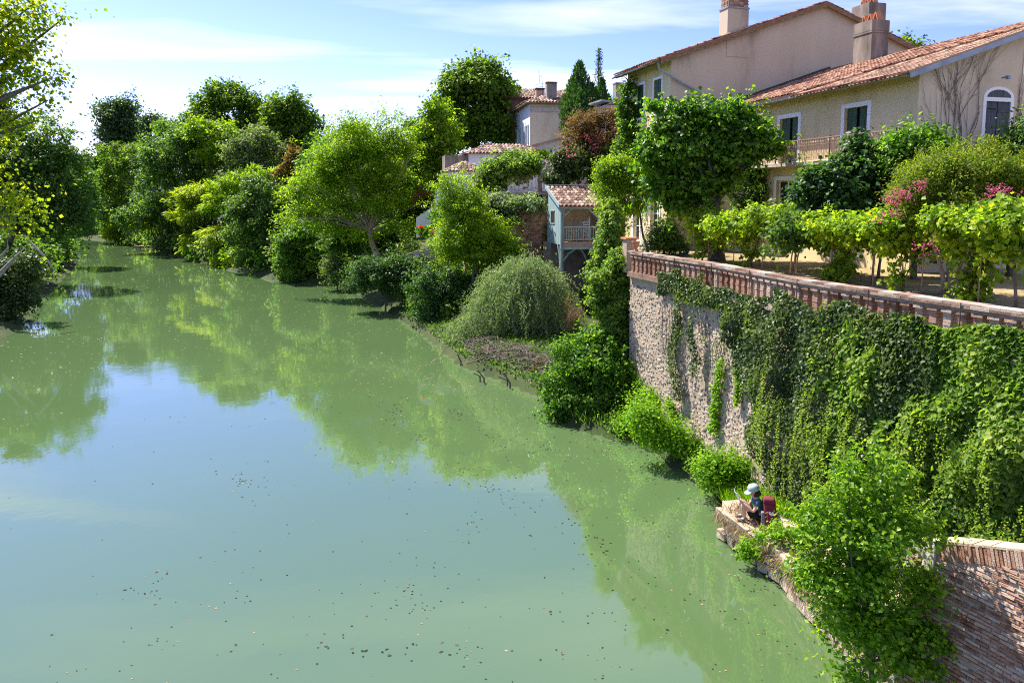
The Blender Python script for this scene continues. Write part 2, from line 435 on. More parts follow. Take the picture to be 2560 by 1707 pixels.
def crown_pts(lobes, n, clump, seed, shell=.5, flat=.7, per=24, upb=.55, outb=.5, rough=.10, low=.35, droop=.25, spray=1.0):
    g = np.random.default_rng(seed)
    sub = []
    for c, r in lobes:                       # break each lobe into a core and billowing sub-lobes
        r = r * SHRINK; k = 1 if r.min() < clump * 1.6 else int(np.clip(5 + 5 * r.mean() / (clump * 3), 6, 16))
        if k == 1: sub.append((c, r)); continue
        sub.append((c, r * .68))
        d = nrm(g.normal(size=(k, 3))); d[:, 2] = np.where((d[:, 2] < 0) & (g.random(k) > low), -d[:, 2], d[:, 2])
        for e in d: f = g.uniform(.20, .44); sub.append((c + e * r * (1.07 - f * .85), r * f * np.array([1, 1, .85])))
    lobes = sub
    w = np.array([(r[0] * r[1] + r[0] * r[2] + r[1] * r[2]) for c, r in lobes]); w = w / w.sum()
    nc = max(6, n // per)
    li = g.choice(len(lobes), nc, p=w)
    C = np.array([c for c, r in lobes])[li]; RR = np.array([r for c, r in lobes])[li]
    d = nrm(g.normal(size=(nc, 3)))
    flip = (d[:, 2] < 0) & (g.random(nc) > low); d[flip, 2] *= -1
    rr = shell + (1 - shell) * np.sqrt(g.random(nc))
    rr *= 1 + g.normal(size=nc) * rough
    bumpy = vnoise(d[:, 0] * 3 + 20 + li * 3.7, d[:, 2] * 3 + 20 + d[:, 1] * 2, seed + 5)
    rr *= .84 + .26 * bumpy
    cc = C + d * RR * rr[:, None]
    ci = np.repeat(np.arange(nc), per)
    csz = clump * (.6 + .8 * g.random(nc))
    off = g.normal(size=(nc * per, 3)); ln = np.linalg.norm(off, axis=1, keepdims=True); off = off / ln * np.minimum(ln, 1.9)
    # each clump is a leafy spray along its own twig, pointing out and up with some sagging tips
    tw = nrm(d / RR + np.c_[g.normal(size=(nc, 2)) * .55, .35 + g.normal(size=nc) * .45])
    tl = csz * spray * (1.2 + 2.6 * g.random(nc) ** 2)
    tt = g.random(nc * per) ** .8 * 1.35 - .55
    thin = (1.0 - .45 * np.clip(tt, 0, 1))[:, None]
    P = cc[ci] + off * csz[ci][:, None] * np.array([.62, .62, .62 * flat]) * thin * (1 if spray else 1.6) + tw[ci] * (tt * tl[ci])[:, None]
    P[:, 2] -= (np.clip(tt, 0, 1) ** 2) * tl[ci] * .22 * droop * 2
    out = nrm(d / RR)[ci]
    N = out * outb + off * .35 + np.array([0, 0, upb]) + g.normal(size=P.shape) * .55
    D = np.cross(nrm(N), nrm(g.normal(size=P.shape))) + out * .25 + np.array([0, 0, -droop])
    rnd = .42 * g.random(nc)[ci] + .58 * g.random(len(P))
    return P, D, nrm(N), rnd, cc
def limbs(base, lobes, r0, seed, splits=3, tw=.35):
    """tapered trunk and limbs from the base to points inside the crown's lobes"""
    g = random.Random(seed); mb = MB(); base = np.array(base, float)
    cen = sum(c for c, r in lobes) / len(lobes)
    lowz = min(c[2] - r[2] for c, r in lobes)
    fork = base * .6 + cen * .4; fork[2] = max(base[2] + .35, min(lowz + .25 * (cen[2] - lowz), cen[2]))
    k = np.array([g.uniform(-1, 1), g.uniform(-1, 1), 0]) * .06 * np.linalg.norm(fork - base)
    mb.tube([base - V3(0, 0, .4), base + (fork - base) * .12, base + (fork - base) * .5 + k, fork], [r0 * 1.45, r0 * 1.08, r0 * .85, r0 * .74], 9)
    for c, r in lobes:
        for s in range(splits):
            e = c + V3(g.uniform(-.65, .65), g.uniform(-.65, .65), g.uniform(-.3, .8)) * r
            m1 = fork + (e - fork) * .45 + V3(g.uniform(-1, 1), g.uniform(-1, 1), g.uniform(-.2, .7)) * .12 * np.linalg.norm(e - fork)
            rr = r0 * (.46 if s == 0 else .30)
            mb.tube([fork - V3(0, 0, r0 * .5), m1, m1 + (e - m1) * .6, e], [rr, rr * .6, rr * .35, rr * .10], 6, False)
            for q in range(2):
                a = m1 + (e - m1) * g.uniform(.2, .7); b = a + V3(g.uniform(-.7, .7), g.uniform(-.7, .7), g.uniform(-.2, .8)) * r * .6
                mb.tube([a, (a + b) / 2 + V3(0, 0, .05), b], [rr * .3, rr * .2, rr * .06], 5, False)
    return mb
def tree(name, label, cat, base, lobes, n, leaf, m, seed, trunk=.2, bark='bark', group=None, asp=.7, clump=None, fold=.18, splits=3, **kw):
    t = thing(name, label, cat, base, group)
    limbs(base, lobes, trunk, seed, splits).build('trunk', bark, t, smooth=True, fixn=False)
    clump = clump or leaf * 1.7
    P, D, N, rnd, cc = crown_pts(lobes, n, clump, seed, **kw)
    g = np.random.default_rng(seed + 1); s = leaf * (.65 + .7 * g.random(len(P)))
    leaves('crown', P, D, N, s, s * asp, rnd, m, t, fold)
    return t, cc
def strands(starts, length, seed, step, lean=None, wob=.25, curve=0.0):
    """points down hanging strands; returns positions, directions, strand index"""
    g = np.random.default_rng(seed); P, D, I = [], [], []
    for i, p in enumerate(starts):
        q = np.array(p, float); ln = length * (.55 + .8 * g.random())
        d = np.array([0, 0, -1.0]) if lean is None else unit(lean[i])
        k = int(ln / step)
        for j in range(k):
            d = unit(d + np.array([0, 0, -.22]) + g.normal(size=3) * wob * .3)
            q = q + d * step; P.append(q.copy()); D.append(d.copy()); I.append(i)
    return np.array(P), np.array(D), np.array(I)
def grass(name, label, cat, pts, h, w, m, seed, lean=.5, parent=None, kind='stuff', per=1, spread=.05):
    g = np.random.default_rng(seed); pts = np.repeat(np.asarray(pts), per, 0); n = len(pts)
    P = pts + np.c_[g.normal(size=(n, 2)) * spread, np.zeros(n)]
    D = np.c_[g.normal(size=(n, 2)) * lean, np.ones(n)]
    N = np.c_[g.normal(size=(n, 2)), np.ones(n) * .3]
    hh = h * (.4 + 1.0 * g.random(n))
    o = leaves(name, P, D, nrm(N), hh, w * (.6 + .8 * g.random(n)), g.random(n), m, parent)
    return tag(o, label, cat, None, kind)
# ------------------------------------------------------------------ terrain and water
RIGHT = [(9.5, -60), (8.6, 8), (7.6, 14), (7.4, 17.3), (6.7, 19.6), (6.6, 22.3), (5.0, 27.4), (2.6, 29.5), (1.3, 34.4), (-2.9, 41.2), (-6.2, 51), (-10.6, 62.3), (-17.3, 77.8),
         (-25, 81.5), (-36.7, 96.5), (-64, 133), (-84.6, 160.6), (-120, 180), (-180, 196), (-300, 205)]
LEFT = [(-300, 178), (-180, 172), (-120, 166), (-93, 158), (-60, 105), (-43.6, 70), (-36.5, 56), (-31, 44), (-21.5, 28), (-14.5, 16), (-13, 8), (-13, -60)]
POLY = np.array(RIGHT + LEFT, float)
def seg_dist(X, Y, poly, closed=True):
    d = np.full(X.shape, 1e9); n = len(poly)
    for i in range(n if closed else n - 1):
        a, b = poly[i], poly[(i + 1) % n]; ab = b - a
        t = np.clip(((X - a[0]) * ab[0] + (Y - a[1]) * ab[1]) / (ab @ ab), 0, 1)
        d = np.minimum(d, np.hypot(X - a[0] - t * ab[0], Y - a[1] - t * ab[1]))
    return d
def inside(X, Y, poly):
    c = np.zeros(X.shape, bool); n = len(poly)
    for i in range(n):
        (x1, y1), (x2, y2) = poly[i], poly[(i + 1) % n]
        if y1 == y2: continue
        c ^= ((y1 > Y) != (y2 > Y)) & (X < (x2 - x1) * (Y - y1) / (y2 - y1) + x1)
    return c
def sstep(x, a, b):
    t = np.clip((x - a) / (b - a), 0, 1); return t * t * (3 - 2 * t)
def gheight(X, Y):
    X, Y = np.asarray(X, float), np.asarray(Y, float)
    d = seg_dist(X, Y, POLY); ins = inside(X, Y, POLY)
    dl = seg_dist(X, Y, np.array(LEFT, float), False); dr = seg_dist(X, Y, np.array(RIGHT, float), False)
    right = dr < dl
    near = .30 + .30 * np.minimum(d, 3.0)                        # strip below the retaining wall
    far = .35 + 9.2 * sstep(d, 0, 15) + 1.5 * sstep(d, 15, 80)
    k = sstep(Y, 52, 58)
    hr = near * (1 - k) + far * k
    hr = hr * (1 - sstep(Y, 105, 150)) + (.35 + 4.2 * sstep(d, 0, 16)) * sstep(Y, 105, 150)
    hl = .4 + 2.4 * sstep(d, 0, 9) + 2 * sstep(d, 10, 60)
    h = np.where(right, hr, hl) + (vnoise(X * .22 + 100, Y * .22 + 100, 3) - .5) * .5 * sstep(d, .5, 4)
    h = h + 14 * sstep(np.hypot(X + 60, Y - 60), 260, 700)
    return np.where(ins, -.1 - 2.2 * sstep(d, 0, 5), h)
def gh(x, y): return float(gheight(np.array([x]), np.array([y]))[0])
def axis(segs):
    a = []
    for lo, hi, st in segs: a += list(np.arange(lo, hi, st))
    return np.array(a + [segs[-1][1]])
ax = axis([(-2500, -320, 300), (-320, -120, 8), (-120, -20, 2.5), (-20, 14, .45), (14, 20, 1), (20, 60, 4), (60, 260, 30), (260, 2600, 300)])
ay = axis([(-800, -60, 120), (-60, 0, 8), (0, 70, .5), (70, 210, 2.5), (210, 420, 15), (420, 3000, 250)])
GX, GY = np.meshgrid(ax, ay, indexing='ij'); GZ = gheight(GX, GY)
me = bpy.data.meshes.new('ground')
nx, ny = GX.shape
idx = np.arange(nx * ny).reshape(nx, ny)
fa = np.stack([idx[:-1, :-1], idx[1:, :-1], idx[1:, 1:], idx[:-1, 1:]], -1).reshape(-1, 4)
me.from_pydata(np.stack([GX, GY, GZ], -1).reshape(-1, 3).tolist(), [], fa.tolist())
me.materials.append(MAT['bankgrass']); me.polygons.foreach_set('use_smooth', [True] * len(me.polygons))
tag(link('ground', me), 'overgrown sloping ground of both river banks', None, None, 'structure')
wb = MB(); wb.box((-145, 85, -6), (185, 155, 6))
tag(wb.build('river_water', 'river_water'), 'calm murky green river water reflecting trees and sky', None, None, 'structure')

# ------------------------------------------------------------------ garden terrace and its walls
RAIL = [(12.9, 5.5), (11.3, 9.8), (9.69, 14.22), (8.8, 16.58), (7.57, 19.86), (6.47, 24.8), (4.67, 30.4)]   # coping front edge
RAIL = [V3(x, y, 0) for x, y in RAIL]
TZ = 6.1                                  # lawn level
def along(poly, step, off=0.0):
    """positions, directions along a polyline"""
    out = []; s0 = off
    for a, b in zip(poly[:-1], poly[1:]):
        L = np.linalg.norm(b - a); d = (b - a) / L
        while s0 <= L: out.append((a + d * s0, d)); s0 += step
        s0 -= L
    return out
CORNER = RAIL[-1]
GAL = V3(3.3, 51.0, 0)                     # gallery front post
UU = unit(V3(-.264, .965, 0)); VV = unit(V3(.965, .264, 0))   # away along the house front / inland along its gable
terr = [p + V3(.18, .05, 0) for p in RAIL] + [CORNER + V3(.5, .6, 0), V3(6.1, 51.9, 0), V3(2.7, 53.6, 0), V3(2.4, 60, 0), V3(60, 75, 0), V3(60, -5, 0), V3(13.5, 3, 0)]
tb = MB(); tb.prism([p + V3(0, 0, TZ) for p in terr], (0, 0, -.6))
tag(tb.build('lawn', 'lawn'), 'dry straw coloured lawn of the garden terrace', None, None, 'structure')

rw = thing('retaining_wall', 'tall cobbled retaining wall under the brick balustrade, rising from the river bank', 'wall', CORNER)
pts = [p + V3(.10, .03, 0) for p in RAIL]
mb = MB()
inn = [p + V3(.7, .25, 0) for p in pts]
mb.prism([p + V3(0, 0, -.4) for p in pts] + [p + V3(0, 0, -.4) for p in inn[::-1]], (0, 0, TZ + .4 - .002))
mb.build('wall_core', 'rubble', rw)
# river stones set in the mortar: the bare stretch between the corner and the ivy
peb = []
for k in range(4):
    bm = bmesh.new(); bmesh.ops.create_icosphere(bm, subdivisions=1, radius=1)
    g_ = random.Random(k)
    for v in bm.verts: v.co *= g_.uniform(.78, 1.12)
    m_ = bpy.data.meshes.new('stone'); bm.to_mesh(m_); bm.free(); m_.materials.append(MAT['pebble'])
    m_.polygons.foreach_set('use_smooth', [True] * len(m_.polygons)); peb.append(m_)
gS = np.random.default_rng(4)
stones = []
for a, b in zip(pts[2:-1], pts[3:]):
    L = np.linalg.norm(b - a); d = (b - a) / L; nn = np.array([d[1], -d[0], 0]); nn = nn if nn[0] < 0 else -nn
    for zz in np.arange(.5, 5.7, .12):
        for ss in np.arange(0, L, .15):
            p = a + d * (ss + gS.uniform(-.09, .09)) + V3(0, 0, zz + gS.uniform(-.07, .07)); stones.append((p, d, nn))
stones = [s for s in stones if gS.random() < .8 and s[0][1] > 20]
sz = gS.uniform(.032, .08, len(stones))
vis = [i for i, s in enumerate(stones) if s[0][1] > 22.3 and not (s[0][2] > 4.8)]
key = sorted(vis, key=lambda i: -sz[i] / np.linalg.norm(stones[i][0] - EYE))[:290]
kset = set(key)
def frame(d, nn):
    return Matrix(((d[0], nn[0], 0), (d[1], nn[1], 0), (0, 0, 1))).to_quaternion()
for i in key:
    p, d, nn = stones[i]
    o = link('stone', peb[i % 4], rw, p + nn * .005, frame(d, nn)); o.scale = (sz[i] * gS.uniform(.9, 1.5), .018, sz[i] * gS.uniform(.7, 1.0))
sv, sf, srn = [], [], []
bv = [np.array([v.co[:] for v in m_.vertices]) for m_ in peb]; bf = [np.array([p.vertices[:] for p in m_.polygons]) for m_ in peb]
off = 0
for i, (p, d, nn) in enumerate(stones):
    if i in kset: continue
    v = bv[i % 4] * np.array([sz[i] * gS.uniform(.9, 1.5), .018, sz[i] * gS.uniform(.7, 1.0)])
    w = p + nn * .005 + v[:, :1] * d + v[:, 1:2] * nn + v[:, 2:] * V3(0, 0, 1) - CORNER
    sv.append(w); sf.append(bf[i % 4] + off); off += len(w); srn += [gS.random()] * len(bf[i % 4])
me = bpy.data.meshes.new('small_stones'); me.from_pydata(np.concatenate(sv).tolist(), [], np.concatenate(sf).tolist()); me.materials.append(MAT['pebble'])
me.attributes.new('rnd', 'FLOAT', 'FACE').data.foreach_set('value', srn)
tag(link('small_stones', me, rw), None, None, None, 'stuff')

# balustrade: brick balusters between a plinth and a coping of flat bricks
bal = thing('balustrade', 'long brick balustrade along the edge of the garden terrace', 'balustrade', CORNER + V3(0, 0, TZ))
for a, b in zip(RAIL[:-1], RAIL[1:]):
    d = unit(b - a); nn = V3(d[1], -d[0], 0); nn = nn if nn[0] < 0 else -nn
    c = (a + b) / 2 - nn * .18; Lh = np.linalg.norm(b - a) / 2
    q = MB(); q.box(c + V3(0, 0, TZ + .05), (Lh, .21, .05), d, nn); q.box(c + V3(0, 0, TZ - .05), (Lh, .235, .045), d, nn); q.build('plinth', 'brick_pale', bal)
    q = MB(); q.box(c + V3(0, 0, TZ + .775), (Lh - .004, .12, .04), d, nn); q.build('rail_bed', 'brick_pale', bal)
bmesh_b = MB(); gb = random.Random(3)
for k in range(9):
    w = .105 if k in (0, 8) else .088
    if k == 8: w = .125
    bmesh_b.box((gb.uniform(-.006, .006), gb.uniform(-.006, .006), .1 + .035 + k * .071), (w * gb.uniform(.94, 1.05), (w + .03) * gb.uniform(.96, 1.04), .029))
bmesh_b.box((0, 0, .1 + .32), (.076, .105, .318))
balm = bmesh_b.mesh('baluster', 'brick')
for p, d in along(RAIL, .35, .12):
    nn = V3(d[1], -d[0], 0); nn = nn if nn[0] < 0 else -nn
    link('baluster', balm, bal, p - nn * .18 + V3(0, 0, TZ), frame(d, nn))
cop = []
for k in range(3):
    q = MB(); g_ = random.Random(k + 9)
    pr = [(-.205, -.19, 0), (.205, -.185, 0), (.208, .19, 0), (-.203, .186, 0)]
    q.prism([(x + g_.uniform(-.006, .006), y + g_.uniform(-.012, .012), z) for x, y, z in pr], (0, 0, .048 + .004 * k)); cop.append(q.mesh('coping_brick', 'brick_pale'))
    bm = bmesh.new(); bm.from_mesh(cop[-1]); bmesh.ops.recalc_face_normals(bm, faces=bm.faces); bm.to_mesh(cop[-1]); bm.free()
i = 0
for lev in range(2):
    for p, d in along(RAIL, .425, .21 if lev else .42):
        nn = V3(d[1], -d[0], 0); nn = nn if nn[0] < 0 else -nn
        link('coping_brick', cop[i % 3], bal, p - nn * (.17 + .015 * lev + gb.uniform(-.008, .008)) + V3(0, 0, TZ + .815 + lev * .054 + gb.uniform(-.002, .003)), frame(d, nn)); i += 1
for p, d in along(RAIL, 2.4, 1.0):                      # thin iron rods clamped to the coping
    q = MB(); nn = V3(d[1], -d[0], 0); nn = nn if nn[0] < 0 else -nn
    q.tube([p + nn * .03 + V3(0, 0, TZ - .1), p + nn * .03 + V3(0, 0, TZ + .93)], .014, 6); q.build('iron_rod', 'iron_dark', bal)

# return wall from the corner back to the gallery, and the wall the gallery hangs on
q = MB(); a = CORNER + V3(.14, .1, 0); b = V3(5.95, 51.6, 0)
q.prism([a, a + V3(.6, 0, 0), b + V3(.6, .3, 0), b], (0, 0, TZ - .004)); q.v = [(x, y, z - .2 if z < 1 else z) for x, y, z in q.v]
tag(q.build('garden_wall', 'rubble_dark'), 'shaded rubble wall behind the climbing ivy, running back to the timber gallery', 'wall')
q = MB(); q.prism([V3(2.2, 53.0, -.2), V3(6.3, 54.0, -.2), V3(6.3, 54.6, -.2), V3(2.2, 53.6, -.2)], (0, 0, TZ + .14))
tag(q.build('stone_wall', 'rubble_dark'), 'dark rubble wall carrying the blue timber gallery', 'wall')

# brick tower wall left of the gallery, with its patchy bricks
bw = thing('brick_wall', 'crumbling red brick wall below the railed terrace, left of the timber gallery', 'wall', V3(0, 55.2, 3))
A0 = V3(-3.4, 54.2, 0); A1 = V3(2.15, 55.6, 0); bd = unit(A1 - A0); bn = V3(bd[1], -bd[0], 0)
q = MB(); q.prism([A0 + V3(0, 0, .2), A1 + V3(0, 0, .2), A1 - bn * .7 + V3(0, 0, .2), A0 - bn * .7 + V3(0, 0, .2)], (0, 0, 8.9)); q.build('wall_core', 'rubble', bw)
bk = MB(); bk.box((0, 0, 0), (.17, .05, .032)); bkm = bk.mesh('brick', 'brick')
gq = random.Random(8); cnt = 0
for r_ in range(60):
    z = 4.2 + r_ * .075
    for c_ in range(16):
        s_ = .1 + c_ * .37 + (.18 if r_ % 2 else 0)
        pp = A0 + bd * s_ + V3(0, 0, z)
        px_ = CX + F * pp[0] / pp[1]
        if not (1290 < px_ < 1372) or gq.random() < .22 or cnt > 280: continue
        cnt += 1
        o = link('brick', bkm, bw, pp + bn * gq.uniform(.0, .035), frame(bd, bn)); o.scale = (gq.uniform(.7, 1.05), 1, gq.uniform(.8, 1.1))

# upper terrace carrying the railing and the parasols
q = MB(); q.prism([V3(-3.6, 55.6, 9.3), V3(2.3, 57.0, 9.3), V3(9, 59, 9.3), V3(9, 75, 9.3), V3(-6, 70, 9.3)], (0, 0, .22))
tag(q.build('upper_terrace', 'stone_pale'), 'pale stone edge of the upper terrace', None, None, 'structure')
q = MB(); q.prism([V3(2.25, 57.0, 5.9), V3(9, 58.8, 5.9), V3(9, 59.4, 5.9), V3(2.25, 57.6, 5.9)], (0, 0, 3.395))
tag(q.build('terrace_wall', 'plaster_grime'), 'stained wall under the ivy hedge behind the gallery roof', 'wall')
# ------------------------------------------------------------------ building tools
def wall_with_holes(mb, O, A, W, Hh, holes, Nin, depth=.25):
    """outer wall face from O along A, with rectangular openings and their reveals"""
    O, A, Nin = np.array(O, float), np.array(A, float), np.array(Nin, float); Z = V3(0, 0, 1)
    xs = sorted({0, W, *[h[0] for h in holes], *[h[1] for h in holes]}); zs = sorted({0, Hh, *[h[2] for h in holes], *[h[3] for h in holes]})
    for x0, x1 in zip(xs[:-1], xs[1:]):
        for z0, z1 in zip(zs[:-1], zs[1:]):
            if any(h[0] <= x0 and x1 <= h[1] and h[2] <= z0 and z1 <= h[3] for h in holes): continue
            mb.quad(O + A * x0 + Z * z0, O + A * x1 + Z * z0, O + A * x1 + Z * z1, O + A * x0 + Z * z1)
    for a0, a1, z0, z1 in holes:
        c = [O + A * a0 + Z * z0, O + A * a1 + Z * z0, O + A * a1 + Z * z1, O + A * a0 + Z * z1]
        for i in range(4): mb.quad(c[i], c[(i + 1) % 4], c[(i + 1) % 4] + Nin * depth, c[i] + Nin * depth)
def window(parent, O, A, Nin, hole, border=.18, frame_m='paint_white', style='shutters', sill=True, sm='shutter_green', name='window'):
    a0, a1, z0, z1 = hole; Z = V3(0, 0, 1); O, A, Nin = np.array(O, float), np.array(A, float), np.array(Nin, float); out = -Nin
    def P(a, z, d=0): return O + A * a + Z * z + Nin * d
    q = MB(); t = .012
    q.box((P((a0 + a1) / 2, z1 + border / 2)) + out * t, ((a1 - a0) / 2 + border, t + .006, border / 2), A, out)
    for s in (a0 - border / 2, a1 + border / 2): q.box(P(s, (z0 + z1) / 2) + out * t, (border / 2 - .001, t + .005, (z1 - z0) / 2), A, out)
    if sill: q.box(P((a0 + a1) / 2, z0 - .05) + out * .04, ((a1 - a0) / 2 + border, .06, .05), A, out)
    w = q.build(name, frame_m, parent)
    q = MB(); q.quad(P(a0, z0, .22), P(a1, z0, .22), P(a1, z1, .22), P(a0, z1, .22)); q.build('pane', 'glass', w)
    if style == 'casement':
        q = MB(); mid = (a0 + a1) / 2; fw = .035
        for s in (a0 + fw, mid, a1 - fw): q.box(P(s, (z0 + z1) / 2, .19), (fw, .02, (z1 - z0) / 2), A, out)
        for zz in (z0 + fw, z0 + (z1 - z0) * .36, z0 + (z1 - z0) * .68, z1 - fw): q.box(P(mid, zz, .185), ((a1 - a0) / 2, .02, fw * .7), A, out)
        q.build('casement', 'paint_white' if frame_m == 'paint_white' else 'shutter_green', w)
    else:
        mid = (a0 + a1) / 2; gap = .10 if style == 'ajar' else .012; dep = .15 if style == 'ajar' else .05
        for lo, hi in ((a0 + .015, mid - gap), (mid + gap, a1 - .015)):
            q = MB(); nb = 4; bwid = (hi - lo) / nb
            for k in range(nb): q.box(P(lo + bwid * (k + .5), (z0 + z1) / 2, dep + .006 * (k % 2)), (bwid / 2 - .006, .018, (z1 - z0) / 2 - .02), A, out)
            for zz in (z0 + .22 * (z1 - z0), z0 + .8 * (z1 - z0)): q.box(P((lo + hi) / 2, zz, dep - .024), ((hi - lo) / 2 - .01, .012, .035), A, out)
            q.build('shutter', sm, w)
    return w

def tile_mesh(name, r, L, m, seed):
    q = MB(); g = random.Random(seed); n = 6; o = 0
    for (y, rr) in ((0, r), (L, r * .82)):
        for k in range(n + 1):
            w = math.pi * k / n; q.v.append((math.cos(w) * rr, y, math.sin(w) * rr * .8 + (.018 if y == 0 else 0)))
    for (y, rr) in ((0, r * .80),):
        for k in range(n + 1):
            w = math.pi * k / n; q.v.append((math.cos(w) * rr, y + .002, math.sin(w) * rr * .72 + .012))
    for k in range(n): q.f.append((k, k + 1, n + 2 + k, n + 1 + k)); q.f.append((k + 1, k, 2 * n + 2 + k, 2 * n + 3 + k))
    return q.mesh(name, m, smooth=False)
def tiled_roof(parent, O, E, S, W, L, m='tile_old', sp=.25, row=.40, parts=60, seed=0, thick=.10, clip=None, under='tile_old', poly=None):
    """barrel tiles in rows: O eave corner, E along the eave, S up the slope"""
    O, E, S = np.array(O, float), unit(E), unit(S); Nn = unit(np.cross(E, S)); Nn = Nn if Nn[2] > 0 else -Nn
    q = MB()
    pl = poly or [(0, 0), (W, 0), (W, L), (0, L)]
    q.prism([O + E * a + S * b for a, b in pl], -Nn * thick)
    roof = q.build('roof', under, parent)
    me_t = tile_mesh('tile', sp * .46, row + .07, m, seed)
    g = random.Random(seed); T = []
    nc = int(W / sp); nr = int(L / row)
    for c in range(nc):
        for r in range(nr + 1):
            a, b = (c + .5) * W / nc, r * L / nr
            if r == nr and not clip: continue
            if clip and not clip(a, b + row * .5): continue
            T.append(O + E * (a + g.uniform(-.012, .012)) + S * (b + g.uniform(-.02, .02) - .04) + Nn * (.012 + g.uniform(0, .012)))
    quat = Matrix(((E[0], S[0], Nn[0]), (E[1], S[1], Nn[1]), (E[2], S[2], Nn[2]))).to_quaternion()
    T.sort(key=lambda p: np.linalg.norm(p - EYE))
    for p in T[:parts]: link('tile', me_t, roof, p, quat)
    rest = T[parts:]
    if rest:
        bv = np.array([v.co[:] for v in me_t.vertices]); bf = np.array([f.vertices[:] for f in me_t.polygons])
        M3 = np.stack([E, S, Nn], 1); org = ORG[roof.name]
        V = np.concatenate([bv @ M3.T + p - org for p in rest]); Fc = np.concatenate([bf + i * len(bv) for i in range(len(rest))])
        me = bpy.data.meshes.new('tile_courses'); me.from_pydata(V.tolist(), [], Fc.tolist()); me.materials.append(MAT[m])
        gg = np.random.default_rng(seed); me.attributes.new('rnd', 'FLOAT', 'FACE').data.foreach_set('value', np.repeat(gg.random(len(rest)), len(bf)))
        tag(link('tile_courses', me, roof), None, None, None, 'stuff')
    return roof
def gutter(parent, a, b, r=.075, m='zinc'):
    q = MB(); a, b = np.array(a, float), np.array(b, float); d = unit(b - a); n = np.cross(d, (0, 0, 1)); ring = []
    for e in (a, b):
        for rr in (r, r * .86):
            for k in range(7):
                w = math.pi * (1 + k / 6); q.v.append(tuple(e + n * math.cos(w) * rr + V3(0, 0, math.sin(w) * rr)))
    for k in range(6):
        q.f.append((k, k + 1, 14 + k + 1, 14 + k)); q.f.append((7 + k + 1, 7 + k, 21 + k, 21 + k + 1))
        q.f.append((k + 1, k, 7 + k, 7 + k + 1)); q.f.append((14 + k, 14 + k + 1, 21 + k + 1, 21 + k))
    for i in (0, 6): q.f.append((i, 7 + i, 21 + i, 14 + i))
    return q.build('gutter', m, parent, fixn=False)
Z1 = V3(0, 0, 1)

# ------------------------------------------------------------------ garden house: low wing with balcony
HC = V3(16.1, 30.7, 0)                          # corner of river front and gable
GZ0 = TZ + .3; EAVE = 14.15; RIDGE_S = 7.0; RISE = 2.35
def HP(s, t, z): return HC + VV * s + UU * t + Z1 * z
hw = thing('garden_house', 'cream plastered house wing with iron balcony and orange tiled roof', 'house', HP(0, 0, TZ))
up_holes = [(2.80, 4.26, 10.86 - TZ, 13.1 - TZ), (7.58, 9.1, 10.86 - TZ, 13.1 - TZ)]
gr_holes = [(7.7, 9.2, .35, 3.9), (3.0, 4.2, .35, 3.6)]
mb = MB(); wall_with_holes(mb, HP(0, 0, TZ), UU, 14.6, EAVE - TZ, up_holes + gr_holes, VV); mb.build('front_wall', 'plaster_cream', hw, fixn=False)
gh_holes = [(3.35, 4.6, 11.15 - TZ, 13.05 - TZ)]
mb = MB(); wall_with_holes(mb, HP(0, 0, TZ), VV, 14, EAVE - TZ, gh_holes, UU)
mb.quad(HP(0, 0, EAVE), HP(14, 0, EAVE), HP(7, 0, EAVE + RISE))
mb.build('gable_wall', 'plaster_rose', hw, fixn=False)
mb = MB(); mb.quad(HP(14, 0, TZ), HP(14, 14.6, TZ), HP(14, 14.6, EAVE), HP(14, 0, EAVE)); mb.build('rear_wall', 'plaster_rose', hw, fixn=False)
for h in up_holes: window(hw, HP(0, 0, TZ), UU, VV, h, .2, style='ajar', sill=False)
for h in gr_holes: window(hw, HP(0, 0, TZ), UU, VV, h, .2, style='casement', sill=False, name='garden_door', frame_m='paint_white')
# arched opening in the gable with grey plank shutters
a0, a1, z0, z1 = gh_holes[0]
ww = window(hw, HP(0, 0, TZ), VV, UU, gh_holes[0], .16, style='closed', sill=True, sm='shutter_grey')
q = MB(); n_ = 10
for k in range(n_):                                                     # arched head of the white surround
    w0, w1 = math.pi * k / n_, math.pi * (k + 1) / n_; cxx = (a0 + a1) / 2; hwid = (a1 - a0) / 2
    def AP(w, r, d): return HP(0, 0, TZ) + VV * (cxx + math.cos(w) * (hwid + r)) + Z1 * (z1 + .155 + math.sin(w) * (.32 + r * .8)) - UU * d
    q.add([AP(w0, 0, .03), AP(w1, 0, .03), AP(w1, .15, .03), AP(w0, .15, .03), AP(w0, 0, -.02), AP(w1, 0, -.02), AP(w1, .15, -.02), AP(w0, .15, -.02)], [(0, 1, 2, 3), (3, 2, 6, 7), (0, 4, 5, 1)])
q.build('arch_surround', 'paint_white', ww)
q = MB(); q.add([HP(0, 0, TZ) + VV * (cxx + math.cos(math.pi * k / 12) * hwid) + Z1 * (z1 + .155 + math.sin(math.pi * k / 12) * .32) - UU * .022 for k in range(13)], [tuple(range(13))]); q.build('arch_panel', 'shutter_grey', ww, fixn=False)
q = MB()
for zz in (z0 + .35, z1 - .3): q.box(HP(0, 0, TZ) + VV * (a0 + .3) + Z1 * zz - UU * -.02, (.26, .008, .02), VV, UU)
q.build('hinge_strap', 'leaf_autumn', ww)
mb = MB(); wn_holes = (5.25, 6.1, 14.28 - TZ, 15.1 - TZ)
wg = window(hw, HP(0, -.02, TZ), VV, UU * .05, wn_holes, .13, style='casement', sill=True)
